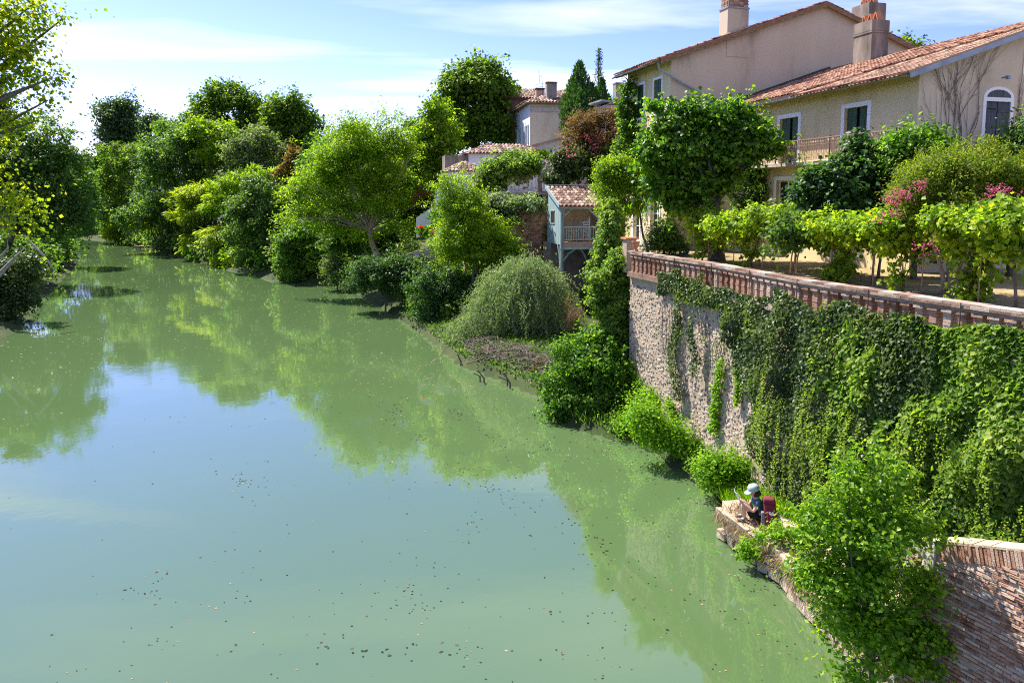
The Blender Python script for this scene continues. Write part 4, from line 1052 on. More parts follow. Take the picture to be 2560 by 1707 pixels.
# ------------------------------------------------------------------ small things on the garden terrace
def urn(p, h, label, m='terracotta'):
    t = thing('garden_urn', label, 'urn', p)
    s = h / .4; q = MB(); q.lathe(p, [(0, 0), (.10 * s, 0), (.10 * s, .03 * s), (.045 * s, .07 * s), (.05 * s, .12 * s), (.12 * s, .2 * s), (.135 * s, .3 * s), (.17 * s, .36 * s), (.17 * s, .4 * s), (.13 * s, .4 * s), (.12 * s, .34 * s), (0, .34 * s)], 16); q.build('body', m, t, smooth=False)
    q = MB(); q.lathe(p, [(0, .345 * s), (.118 * s, .345 * s), (.118 * s, .355 * s), (0, .355 * s)], 12); q.build('soil', 'soil', t)
pu = CORNER + unit(RAIL[-1] - RAIL[-2]) * -.3 + V3(.16, .05, 0); urn(V3(pu[0], pu[1], 7.02), .4, 'terracotta urn on the far end of the balustrade coping')
pl_ = CORNER + V3(.15, .75, 0)
pb = thing('brick_pillar', 'square brick pillar with a flat cap behind the terracotta urn', 'pillar', pl_ + Z1 * TZ)
q = MB(); gg_ = random.Random(4)
for k in range(18):
    for e in (-1, 1): q.box(pl_ + VV * e * .11 + V3(0, 0, TZ + .035 + k * .075), (.105, .2 + gg_.uniform(0, .01), .032), VV, UU)
q.box(pl_ + V3(0, 0, TZ + .68), (.2, .185, .67), VV, UU); q.build('shaft', 'brick', pb)
q = MB(); q.box(pl_ + V3(0, 0, TZ + 1.39), (.28, .28, .035), VV, UU); q.build('cap', 'terracotta', pb)
st = thing('garden_steps', 'three stone steps before the glazed doors of the tall house', 'steps', LP(-1.8, 1, TZ))
for k in range(3): q = MB(); q.box(LP(-.45 - .0 - k * .32, 2.5, TZ + .10 * (3 - k) / 1 - .06), (.45, 2.4, .06), VV, UU); q.build('step', 'stone_pale', st)
hp = onz(1711, 640, TZ); hz = thing('hose_coil', 'coil of blue garden hose under the broad leaved tree', 'hose', hp)
q = MB()
for k in range(4): q.tube([hp + V3((.26 - .03 * k) * math.cos(w), .12 + .05 * k, .30 + (.26 - .03 * k) * math.sin(w)) for w in np.linspace(0, 2 * math.pi, 19)], .024, 6, False)
q.build('coil', 'hose_blue', hz, smooth=True)
q = MB(); q.bar(hp + V3(-.25, .2, 0), hp + V3(0, .2, .45), .05); q.bar(hp + V3(.25, .2, 0), hp + V3(0, .2, .45), .05); q.build('stand', 'iron_dark', hz)
# low stone edging along the house bed
for k in range(9):
    p_ = onz(2010 + k * 66, 640 + k * 5.5, TZ); q = MB(); q.box(p_ + Z1 * .06, (.55, .16, .10), unit(V3(1, -.55, 0)), unit(V3(.55, 1, 0))); o = q.build('edging_stone', 'stone_pale'); tag(o, 'long grey edging stone between the lawn and the shaded bed', 'stone', 'edging stones along the bed')
# landing stage far up the river
lp_ = onz(368, 626, 0); ld = thing('landing_stage', 'small plank landing stage under the bamboo on the far bank', 'jetty', V3(lp_[0], lp_[1], .3))
for k in range(7): q = MB(); q.box(V3(lp_[0] - 1.5 + k * .5, lp_[1], .75), (.22, .9, .05)); q.build('plank', 'wood_brown', ld)
for x_, y_ in ((-1.5, -.8), (1.5, -.8), (-1.5, .8), (1.5, .8)): q = MB(); q.tube([V3(lp_[0] + x_, lp_[1] + y_, -.8), V3(lp_[0] + x_, lp_[1] + y_, .72)], .08, 6); q.build('pile', 'wood_brown', ld)

# ------------------------------------------------------------------ old quay where the hiker sits
QZ = .78
QF = [V3(6.9, 13.2, 0), V3(6.55, 15.4, 0), V3(6.42, 17.2, 0), V3(5.62, 19.75, 0)]
qy = thing('stone_quay', 'low old stone quay overgrown with dry grass at the water', 'quay', V3(6.2, 18, 0))
q = MB(); q.prism([p + V3(.08, .03, -.8) for p in QF] + [V3(5.85, 20.35, -.8), V3(7.2, 20.6, -.8), V3(9.4, 17, -.8), V3(9.6, 13.2, -.8)], (0, 0, QZ + .8)); q.build('quay_core', 'rubble', qy)
gst = random.Random(12)
for lev in range(3):
    for p, d in along(QF, .46, .1 + .2 * (lev % 2)):
        nn = V3(d[1], -d[0], 0); nn = nn if nn[0] < 0 else -nn
        q = MB(); h_ = .12; L_ = gst.uniform(.17, .225)
        c = p + nn * -.06 + V3(0, 0, .06 + .26 * lev + .1)
        q.add([c + d * (L_ * i + gst.uniform(-.06, .06)) + nn * (.13 * j + gst.uniform(-.05, .05)) + Z1 * (h_ * k + gst.uniform(-.045, .045)) for k in (-1, 1) for j in (-1, 1) for i in (-1, 1)], [(0, 2, 3, 1), (4, 5, 7, 6), (0, 1, 5, 4), (2, 6, 7, 3), (0, 4, 6, 2), (1, 3, 7, 5)])
        q.build('stone', 'rubble', qy)
# ------------------------------------------------------------------ conical brick abutment, bottom right
cw = thing('brick_abutment', 'curved battered brick abutment with a soldier course coping, beside the water', 'abutment', V3(8, 12, 0))
AL = onz(2330, 1352, 3.25); AD = unit(V3(.47, -.88, 0)); AN = V3(-.88, -.47, 0)
def azt(a): return 3.25 + .46 * a                       # the coping climbs towards the bridge
def abut(a, h):
    """a along the coping, h height; the face leans back a little"""
    p = AL + AD * (1.45 * a) + AN * (.13 * (azt(a) - h) + .10 * (a - .5) ** 2); return V3(p[0], p[1], h)
q = MB(); na = 24; g0 = -.3; g1 = 1.8
cols_ = [g0 + (g1 - g0) * i / na for i in range(na + 1)]
for a0_, a1_ in zip(cols_[:-1], cols_[1:]):
    f = [abut(a0_, azt(a0_) - .02), abut(a1_, azt(a1_) - .02), abut(a1_, -1), abut(a0_, -1)]
    q.quad(*[p - AN * .022 for p in f]); q.quad(f[0] - AN * .02, f[1] - AN * .02, f[1] - AN * .38, f[0] - AN * .38); q.quad(f[0] - AN * .38, f[1] - AN * .38, f[2] - AN * .9, f[3] - AN * .9)
q.build('mortar_core', 'mortar', cw, fixn=False)
gbk = random.Random(21); abm = []
for k in range(4):
    q = MB(); q.box((0, 0, 0), (.122, .05, .024)); q.v = [(x + gbk.uniform(-.012, .012), y + gbk.uniform(-.010, .010), z + gbk.uniform(-.006, .006)) for x, y, z in q.v]; abm.append(q.mesh('brick', 'brick'))
BU = unit(V3(0, 0, 1) - AN * .13); BN = unit(np.cross(AD, BU)); BN = BN if BN @ AN > 0 else -BN
qb = Matrix(((AD[0], BN[0], BU[0]), (AD[1], BN[1], BU[1]), (AD[2], BN[2], BU[2]))).to_quaternion()
nb_ = 0
for r_ in range(54):
    h = 3.92 - r_ * .066
    for c_ in range(8):
        a = -.12 + (c_ + (.5 if r_ % 2 else 0) + gbk.uniform(-.06, .06)) * .272 / 1.45
        if a > 1.28 or h > azt(a) - .33 or nb_ > 297 or gbk.random() < .05: continue
        nb_ += 1; o = link('brick', abm[nb_ % 4], cw, abut(a, h) - AN * (.045 + gbk.uniform(-.012, .012)), qb); o.scale = (gbk.uniform(.85, 1.05), 1, gbk.uniform(.85, 1.1))
CD = unit(AD * 1.45 + V3(0, 0, .46)); CU = unit(np.cross(BN, CD)); CU = CU if CU[2] > 0 else -CU
qc = Matrix(((CD[0], BN[0], CU[0]), (CD[1], BN[1], CU[1]), (CD[2], BN[2], CU[2]))).to_quaternion()
q = MB(); q.box((0, 0, 0), (.025, .10, .14)); sold = q.mesh('coping_brick', 'brick')
for c_ in range(30):
    a = .10 + c_ * .063 / 1.52
    o = link('coping_brick', sold, cw, abut(a, azt(a) - .17) - AN * (.09 + gbk.uniform(-.012, .012)) + Z1 * gbk.uniform(-.008, .008), qc); o.scale = (gbk.uniform(.8, 1.1), 1, gbk.uniform(.92, 1.04))
q = MB()
for i in range(16):
    a0_, a1_ = .08 + i * .1, .08 + (i + 1) * .1; p_, r_ = abut(a0_, azt(a0_) - .022), abut(a1_, azt(a1_) - .022); e_ = gbk.uniform(.0, .012)
    q.add([p_ + AN * .015, r_ + AN * .015, r_ - AN * .36, p_ - AN * .36] + [v + Z1 * (.035 + e_) for v in (p_ + AN * .01, r_ + AN * .01, r_ - AN * .36, p_ - AN * .36)], [(0, 1, 5, 4), (4, 5, 6, 7), (3, 2, 1, 0), (2, 3, 7, 6)])
q.build('coping_top', 'rubble', cw)
q = MB(); a_, b_ = abut(-.06, 2.75), abut(.075, 2.75); q.add([a_ + AN * .03, b_ + AN * .02, b_ - AN * .4, a_ - AN * .4] + [p + Z1 * k_ for p, k_ in ((a_ - AN * .02, .44), (b_, .50), (b_ - AN * .4, .5), (a_ - AN * .36, .45))], [(0, 3, 2, 1), (4, 5, 6, 7), (0, 1, 5, 4), (1, 2, 6, 5), (2, 3, 7, 6), (3, 0, 4, 7)]); q.build('end_stone', 'stone_pale', cw)

# ------------------------------------------------------------------ hiker and pack
def skin_obj(name, verts, edges, radii, m, parent, root=0, sub=2):
    me = bpy.data.meshes.new(name); org = ORG[parent.name] if parent is not None else np.zeros(3)
    me.from_pydata([tuple(np.array(v) - org) for v in verts], edges, [])
    o = link(name, me, parent)
    md = o.modifiers.new('skin', 'SKIN'); md.use_smooth_shade = True
    sv = me.skin_vertices[0].data
    for i, r in enumerate(radii):
        sv[i].radius = (r, r) if not isinstance(r, tuple) else r; sv[i].use_root = (i == root)
    s2 = o.modifiers.new('sub', 'SUBSURF'); s2.levels = sub; s2.render_levels = sub
    me.materials.append(mat_of(m)); return o
HB = onz(1897, 1301, QZ); HB = V3(HB[0], HB[1], QZ)
hf = unit(V3(-1, .06, 0)); hs = unit(V3(-.06, -1, 0))     # hiker's forward and left side (towards the camera)
SCL = 1.1
def PP(f, s, z): return HB + (hf * f + hs * s + Z1 * z) * SCL
ps = thing('person', 'hiker in pale cap, teal shirt and black shorts sitting on the quay reading', 'person', HB)
BV, BE, BR = [], [], []
def bvx(p, r, link_to=None):
    BV.append(PP(*p)); BR.append(r * SCL); i_ = len(BV) - 1
    if link_to is not None: BE.append((link_to, i_))
    return i_
pel = bvx((0, 0, .12), .13); bel = bvx((.0, 0, .26), .115, pel); che = bvx((.04, 0, .42), .125, bel); cla = bvx((.085, 0, .52), .085, che)
nek = bvx((.12, 0, .60), .048, cla); jaw = bvx((.18, 0, .655), .06, nek); hd = bvx((.165, 0, .735), .092, jaw); crn = bvx((.145, 0, .80), .078, hd)
for sg in (1, -1):
    hip = bvx((.06, sg * .09, .13), .098, pel); kn = bvx((.42, sg * (.12 if sg > 0 else .08), .46), .062, hip); bvx_c = bvx((.40, sg * .11, .32), .058, kn); an_ = bvx((.36, sg * .11, .09), .036, bvx_c); toe = bvx((.50, sg * .12, .045), .036, an_)
    sh_ = bvx((.07, sg * .165, .50), .062, cla); el = bvx((.19, sg * .21, .30), .042, sh_); wr = bvx((.42, sg * .15, .47), .028, el); pm = bvx((.475, sg * .125, .53), .030, wr)
    for k, (df, ds, dz) in enumerate(((.055, -.03, .045), (.065, -.012, .05), (.06, .006, .048), (.045, .024, .04))):
        f1 = bvx((.475 + df * .6, sg * (.125 + ds * .5), .53 + dz), .010, pm); bvx((.475 + df * .6 + .005, sg * (.125 + ds * .5 - .02), .53 + dz * 1.7), .008, f1)
    t1 = bvx((.46, sg * .085, .565), .011, pm); bvx((.475, sg * .065, .60), .009, t1)
skin_obj('body', BV, BE, BR, 'skin', ps)
# face: nose and ears as part of the head's surface would be lost under the cap brim; small nose and ears
q = MB(); q.tube([PP(.245, 0, .735), PP(.275, 0, .70), PP(.25, 0, .69)], [.014, .017, .010], 6)
for sg in (1, -1): q.lathe(PP(.155, sg * .092, .715), [(0, -.03), (.018, -.02), (.02, .01), (0, .03)], 6)
q.build('nose_and_ears', 'skin', ps, smooth=True)
q = MB(); q.tube([PP(.255, -.022, .672), PP(.262, 0, .67), PP(.255, .022, .672)], .007, 5); q.build('mouth', 'cloth_wine', ps)
for sg in (1, -1): q = MB(); q.lathe(PP(.245, sg * .036, .742), [(0, -.01), (.012, 0), (0, .01)], 8); q.build('eye', 'hair', ps)
tv = [PP(-.0, 0, .17), PP(0, 0, .28), PP(.04, 0, .42), PP(.085, 0, .53), PP(.11, 0, .575)]; te = [(0, 1), (1, 2), (2, 3), (3, 4)]; tr = [.142, .132, .142, .105, .066]
for sg in (1, -1): tv += [PP(.075, sg * .165, .50), PP(.13, sg * .195, .40)]; i_ = len(tv); te += [(3, i_ - 2), (i_ - 2, i_ - 1)]; tr += [.078, .066]
skin_obj('shirt', tv, te, [r * SCL for r in tr], 'cloth_teal', ps)
sv_ = [PP(0, 0, .12), PP(0, 0, .21)]; se_ = [(0, 1)]; sr_ = [.15, .138]
for sg in (1, -1): sv_ += [PP(.07, sg * .095, .145), PP(.20, sg * .105, .265), PP(.30, sg * .112, .35)]; i_ = len(sv_); se_ += [(0, i_ - 3), (i_ - 3, i_ - 2), (i_ - 2, i_ - 1)]; sr_ += [.116, .098, .086]
skin_obj('shorts', sv_, se_, [r * SCL for r in sr_], 'cloth_black', ps)
for sg in (1, -1): skin_obj('shoe', [PP(.345, sg * .11, .13), PP(.35, sg * .11, .055), PP(.46, sg * .115, .05), PP(.545, sg * .12, .04)], [(0, 1), (1, 2), (2, 3)], [.05, .056, .056, .042], 'shoe', ps, 1, 2)
skin_obj('hair', [PP(.13, 0, .79), PP(.085, 0, .73), PP(.06, 0, .66), PP(.055, 0, .58)], [(0, 1), (1, 2), (2, 3)], [.10, .105, .085, .045], 'hair', ps, 1)
q = MB(); n = 14; hc2 = PP(.150, 0, .765); tf = unit(hf + Z1 * -.28); tu = unit(Z1 + hf * .28)
prof = [(.122, -.02), (.126, .03), (.118, .075), (.09, .115), (.045, .135), (.004, .138)]
for r_, z_ in prof:
    for k in range(n): w = 2 * math.pi * k / n; q.v.append(tuple(hc2 + (tf * math.cos(w) * r_ * 1.08 + hs * math.sin(w) * r_ + tu * z_) * SCL))
for i_ in range(len(prof) - 1):
    for k in range(n): q.f.append((i_ * n + k, i_ * n + (k + 1) % n, (i_ + 1) * n + (k + 1) % n, (i_ + 1) * n + k))
cp = q.build('cap', 'cloth_sage', ps, smooth=True)
q = MB(); br = []
for k in range(9):
    w = -1.15 + 2.3 * k / 8; br.append((hc2 + (tf * math.cos(w) * .125 + hs * math.sin(w) * .12 + tu * -.015) * SCL, hc2 + (tf * (.10 + math.cos(w) * .13) + hs * math.sin(w) * .13 + tu * (-.045)) * SCL))
for k in range(8): q.add([br[k][0], br[k + 1][0], br[k + 1][1], br[k][1]] + [p + tu * .012 for p in (br[k][0], br[k + 1][0], br[k + 1][1], br[k][1])], [(0, 1, 2, 3), (7, 6, 5, 4), (3, 2, 6, 7)])
q.build('brim', 'cloth_sage', cp)
gd = thing('guidebook', 'open guide leaflet held in the hands of the seated hiker', 'leaflet', PP(.5, 0, .58))
for sg in (1, -1):
    q = MB(); q.add([PP(.50, 0, .52), PP(.47, sg * .17, .525), PP(.56, sg * .165, .72), PP(.585, 0, .70), PP(.503, 0, .518), PP(.473, sg * .17, .523), PP(.563, sg * .165, .718), PP(.588, 0, .698)], [(0, 1, 2, 3), (7, 6, 5, 4), (0, 4, 5, 1), (1, 5, 6, 2), (2, 6, 7, 3)]); q.build('page', 'paper', gd)
pk = onz(1929, 1317, QZ); pk = V3(pk[0], pk[1], QZ)
bp_ = thing('backpack', 'tall wine red backpack with a white shell, standing beside the hiker', 'backpack', pk)
ba, bb = unit(V3(.95, -.3, 0)), unit(V3(-.3, -.95, 0)); tl = unit(Z1 + ba * -.12)
def KP(x, y, z): return pk + ba * x + bb * y + tl * z
def rbox(name, c, hx, hy, hz, m, parent, bev=.04, tap=.85):
    q = MB(); q.add([KP(c[0] + hx * i * (tap if k > 0 else 1), c[1] + hy * j * (tap if k > 0 else 1), c[2] + hz * k) for k in (-1, 1) for j in (-1, 1) for i in (-1, 1)], [(0, 2, 3, 1), (4, 5, 7, 6), (0, 1, 5, 4), (2, 6, 7, 3), (0, 4, 6, 2), (1, 3, 7, 5)])
    o = q.build(name, m, parent, smooth=True); b = o.modifiers.new('bevel', 'BEVEL'); b.width = bev; b.segments = 3; return o
rbox('pack_body', (0, 0, .34), .17, .13, .33, 'cloth_wine', bp_, .06)
rbox('lid', (0, .01, .72), .165, .135, .07, 'cloth_wine', bp_, .045, .8)
rbox('front_pocket', (.02, .135, .26), .12, .045, .20, 'cloth_wine', bp_, .03)
rbox('side_pocket', (-.185, .02, .22), .05, .09, .18, 'cloth_grey', bp_, .025); rbox('side_pocket', (.185, .0, .22), .045, .09, .17, 'cloth_grey', bp_, .025)
rbox('back_panel', (-.05, -.15, .36), .15, .04, .30, 'cloth_black', bp_, .03)
for sx_ in (-.15, -.02): q = MB(); q.tube([KP(sx_, -.16, .62), KP(sx_ - .03, -.24, .5), KP(sx_ - .03, -.22, .22), KP(sx_, -.16, .1)], .025, 6); q.build('shoulder_strap', 'cloth_grey', bp_, smooth=True)
q = MB(); q.tube([KP(-.2, -.1, .14), KP(-.3, .02, .06), KP(-.26, .2, .02)], .022, 6); q.build('hip_belt', 'cloth_black', bp_)
q = MB(); sc_ = KP(.03, .185, .42)
q.v = [tuple(sc_)] + [tuple(sc_ + ba * math.sin(w) * .062 * (1 + .06 * (k % 2)) + tl * (-math.cos(w) * .062 * (1 + .06 * (k % 2)) + .01) + bb * (-.012)) for k, w in enumerate(np.linspace(-2.7, 2.7, 15))]; q.v[0] = tuple(sc_ + bb * .012 + tl * .02)
q.f = [(0, k, k + 1) for k in range(1, 15)]; q.build('scallop_shell', 'shell', bp_, fixn=False)
# ------------------------------------------------------------------ trees: far bank and background
def tpx(name, label, cat, bpx, Y, L, n, leaf, m, seed, trunk=.2, bz=None, **kw):
    """tree whose foot stands at distance Y on the pixel column bpx, crown lobes given as pixel ellipses at that distance"""
    x = (bpx - CX) / F * Y; z = gh(x, Y) if bz is None else bz
    return tree(name, label, cat, V3(x, Y, z), lobes_px(L, Y), n, leaf, m, seed, trunk, **kw)
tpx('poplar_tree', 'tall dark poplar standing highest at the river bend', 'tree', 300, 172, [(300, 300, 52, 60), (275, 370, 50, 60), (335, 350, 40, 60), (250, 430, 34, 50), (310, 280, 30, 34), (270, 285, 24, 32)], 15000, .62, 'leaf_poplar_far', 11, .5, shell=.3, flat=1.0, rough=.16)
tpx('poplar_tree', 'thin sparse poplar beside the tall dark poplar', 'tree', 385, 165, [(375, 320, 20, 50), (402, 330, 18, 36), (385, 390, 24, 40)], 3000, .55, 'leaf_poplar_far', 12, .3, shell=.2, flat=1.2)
tpx('round_tree', 'round olive green tree below the tall poplar at the bend', 'tree', 310, 150, [(315, 430, 70, 78), (270, 480, 40, 70), (300, 540, 70, 60), (250, 540, 30, 50)], 15000, .5, 'leaf_plane', 13, .4)
tpx('round_tree', 'big dark domed tree behind the bamboo', 'tree', 460, 122, [(465, 410, 100, 92), (400, 460, 70, 80), (520, 450, 70, 80), (450, 520, 100, 60), (350, 560, 60, 50)], 30000, .42, 'leaf_dark', 14, .5, upb=.7)
tpx('bright_tree', 'yellow green tree between the dark dome and the plane trees', 'tree', 535, 118, [(540, 350, 50, 48), (500, 335, 40, 34), (580, 365, 30, 40), (550, 410, 60, 50)], 11000, .42, 'leaf_bright', 15, .3)
tpx('plane_tree', 'broad plane tree on the skyline, larger of the pair', 'tree', 570, 140, [(570, 270, 66, 58), (510, 295, 54, 50), (630, 300, 50, 64), (560, 340, 90, 50), (480, 320, 26, 40), (545, 245, 34, 34), (600, 400, 90, 60)], 24000, .55, 'leaf_plane', 16, .6, rough=.14, shell=.4)
tpx('plane_tree', 'rounded plane tree on the skyline, next to the broad one', 'tree', 715, 136, [(715, 290, 54, 58), (768, 325, 40, 52), (690, 340, 60, 60), (745, 370, 50, 40), (720, 420, 60, 50)], 20000, .55, 'leaf_plane', 17, .6, rough=.14, shell=.4)
tpx('silver_tree', 'pale grey green tree below the rounded plane tree', 'tree', 640, 112, [(640, 370, 55, 50), (600, 400, 40, 46), (670, 400, 50, 60), (640, 450, 70, 60), (600, 480, 60, 50)], 18000, .36, 'leaf_greygreen', 18, .3)
for lab_, bx_, Y_, L_, n_, m_, sd_ in (
        ('mid green tree filling the skyline dip right of the thin poplar', 430, 158, [(430, 350, 50, 46), (390, 400, 60, 50), (460, 390, 60, 50)], 9000, 'leaf_green', 401),
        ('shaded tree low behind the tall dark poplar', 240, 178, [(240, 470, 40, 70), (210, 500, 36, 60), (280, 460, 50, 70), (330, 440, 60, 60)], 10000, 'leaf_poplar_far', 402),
        ('olive tree bridging the two skyline plane trees', 660, 145, [(660, 340, 60, 60), (620, 370, 60, 50), (700, 380, 60, 50), (540, 400, 70, 50)], 12000, 'leaf_plane', 403),
        ('green tree right of the rounded plane tree on the skyline', 815, 118, [(820, 390, 46, 50), (800, 430, 50, 50), (860, 370, 50, 40), (900, 360, 40, 40)], 9000, 'leaf_green', 404),
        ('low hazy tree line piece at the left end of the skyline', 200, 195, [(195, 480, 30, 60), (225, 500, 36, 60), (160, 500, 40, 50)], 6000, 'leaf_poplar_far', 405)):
    tpx('skyline_tree', lab_, 'tree', bx_, Y_, L_, n_, .5, m_, sd_, .4)
tpx('autumn_shrub', 'shrub with orange and yellow leaves beside the small cypress', 'shrub', 735, 100, [(735, 405, 24, 30), (715, 440, 26, 26)], 2600, .34, 'leaf_autumn', 19, .15, shell=.1)
def cypress(label, px, Y, py0, py1, r, n, seed, leaf, bz=None, m=9):
    """several upright spires grown together"""
    x = (px - CX) / F * Y; z0 = gh(x, Y) if bz is None else bz; zt = aty(px, py0, Y)[2]; zb = aty(px, py1, Y)[2]
    t = thing('cypress_tree', label, 'tree', V3(x, Y, z0)); g = np.random.default_rng(seed)
    q = MB(); q.tube([V3(x, Y, z0 - .3), V3(x, Y, (z0 + zt) / 2), V3(x, Y, zt - .6)], [.16, .12, .03], 7); q.build('trunk', 'bark', t)
    k = g.integers(0, m, n); cw_ = g.random(m) * 6.28; cr_ = r * .55 * np.sqrt(g.random(m)); cr_[0] = 0; top = zt - (zt - zb) * np.where(np.arange(m) == 0, 0, .08 + .5 * cr_ / r + .12 * g.random(m)); wid = r * (.42 + .2 * g.random(m))
    h = g.random(n) ** .85; w = g.random(n) * 2 * math.pi
    prof = np.minimum(1, (1 - h) * 2.0) ** .8 * (.8 + .2 * np.minimum(1, h * 8))
    lob = vnoise(w * 1.8 + 30 + k * 5, h * 12 + 30, seed)
    rr = wid[k] * prof * (.7 + .5 * lob) * (.6 + .4 * np.sqrt(g.random(n)))
    P = np.c_[x + cr_[k] * np.cos(cw_[k]) + np.cos(w) * rr, Y + cr_[k] * np.sin(cw_[k]) + np.sin(w) * rr, zb + (top[k] - zb) * h]
    out = np.c_[np.cos(w), np.sin(w), np.full(n, .3)]
    D = np.c_[np.cos(w) * .5, np.sin(w) * .5, np.ones(n)] + g.normal(size=(n, 3)) * .3
    s = leaf * (.6 + .8 * g.random(n)); leaves('crown', P, D, nrm(out + g.normal(size=(n, 3)) * .4), s, s * .38, .6 * g.random(n) + .4 * lob, 'leaf_cypress', t)
cypress('slim dark cypress between the rounded plane tree and the feathery tree', 772, 98, 345, 440, .95, 3500, 20, .4)
tpx('bank_tree', 'leafy green tree behind the feathery acacia', 'tree', 860, 92, [(850, 400, 60, 50), (800, 440, 50, 50), (920, 400, 60, 40)], 12000, .36, 'leaf_green', 21, .3)
tpx('bank_tree', 'tall slender light green tree rising before the big plane tree', 'tree', 1085, 80, [(1095, 300, 36, 46), (1060, 350, 50, 60), (1110, 370, 50, 60), (1040, 420, 60, 60), (1110, 430, 40, 50), (1070, 470, 50, 40)], 22000, .30, 'leaf_bright', 22, .25, shell=.25, rough=.16)
tpx('bank_tree', 'dark shaded tree behind the slender light green one', 'tree', 1020, 84, [(1010, 450, 60, 70), (1080, 470, 50, 70), (1060, 540, 70, 60), (985, 560, 50, 60), (960, 480, 60, 70), (1040, 330, 40, 40)], 22000, .34, 'leaf_dark', 23, .35)
tpx('big_plane_tree', 'big round plane tree before the distant house', 'tree', 1190, 92, [(1190, 250, 85, 85), (1125, 290, 42, 60), (1252, 275, 40, 70), (1180, 195, 46, 34), (1232, 180, 26, 28), (1185, 330, 100, 55), (1120, 340, 44, 40), (1142, 212, 30, 26)], 38000, .42, 'leaf_plane', 24, .55, shell=.35, rough=.12)
cypress('broad dark cypress beside the pink flowering shrub', 1445, 72, 158, 345, 2.5, 20000, 25, .34, bz=9.5)
cypress('narrower cypress leaning against the broad dark cypress', 1500, 74, 200, 330, 1.35, 8000, 26, .34, bz=9.5)
# dead conifer top behind the cypresses
dc = aty(1496, 300, 82); t = thing('bare_conifer', 'thin half bare conifer spire behind the cypresses', 'tree', V3(dc[0], dc[1], 9.6))
q = MB(); top = aty(1496, 118, 82); q.tube([V3(dc[0], dc[1], 9.3), V3(dc[0], dc[1], 15), top], [.2, .14, .02], 6); g_ = random.Random(5)
for k in range(46):
    f = g_.random() ** .8; p = V3(dc[0], dc[1], 0) * (1 - 0) + Z1 * (top[2] - .3 - f * 9); w = g_.uniform(0, 6.28); l_ = .35 + 1.1 * f; q.tube([p, p + V3(math.cos(w) * l_, math.sin(w) * l_, -.1 + g_.uniform(0, .35))], [.035, .008], 4, False)
q.build('trunk', 'bark', t)
gg = np.random.default_rng(5); n_ = 1500; f_ = gg.random(n_) ** .8; w_ = gg.random(n_) * 6.28; rr = (.2 + 1.2 * f_) * gg.random(n_)
P_ = np.c_[dc[0] + np.cos(w_) * rr, dc[1] + np.sin(w_) * rr, top[2] - .2 - f_ * 9]; leaves('crown', P_, gg.normal(size=(n_, 3)), nrm(gg.normal(size=(n_, 3))), .28, .1, gg.random(n_), 'leaf_poplar_far', t)
tpx('roof_tree', 'round treetop showing above the tiled roof of the garden house', 'tree', 2262, 62, [(2262, 150, 50, 34), (2240, 135, 26, 24), (2290, 150, 30, 22)], 7000, .28, 'leaf_plane', 27, .3, bz=6)
# feathery acacia leaning over the bank
AB = aty(948, 650, 70)
tree('acacia_tree', 'large feathery acacia with pale trunk and layered yellow green leaves on the bank', 'tree', V3(AB[0], 70, AB[2]), lobes_px([(860, 400, 80, 46), (930, 350, 80, 40), (1010, 380, 60, 40), (790, 460, 50, 34), (880, 470, 90, 40), (980, 450, 80, 36), (840, 530, 70, 34), (940, 520, 90, 34), (760, 530, 40, 26), (1010, 510, 40, 28), (870, 320, 50, 20), (960, 300, 50, 16), (740, 480, 40, 30), (890, 585, 60, 20), (1000, 570, 50, 16), (720, 560, 36, 20), (850, 440, 60, 50), (960, 400, 60, 40), (820, 580, 50, 30)], 70), 50000, .27, 'leaf_bright', 28, .30, bark='bark_pale', flat=.36, upb=1.0, clump=.62, per=30, shell=.2, asp=.42, droop=.1, splits=2, rough=.12)
# bare side branch with rusty leaves
t = thing('withered_branch', 'withered rust brown branch sticking out right of the acacia', 'branch', aty(1010, 520, 69))
q = MB(); q.tube([aty(1000, 530, 69), aty(1040, 515, 69), aty(1085, 505, 69)], [.05, .03, .01], 5); q.tube([aty(1030, 517, 69), aty(1060, 490, 69)], [.03, .008], 5); q.build('stem', 'twig', t)
P_, D_, N_, r_, _ = crown_pts(lobes_px([(1060, 490, 26, 18), (1035, 505, 18, 12)], 69), 500, .3, 29); leaves('crown', P_, D_, N_, .2, .1, r_, 'leaf_rust', t)

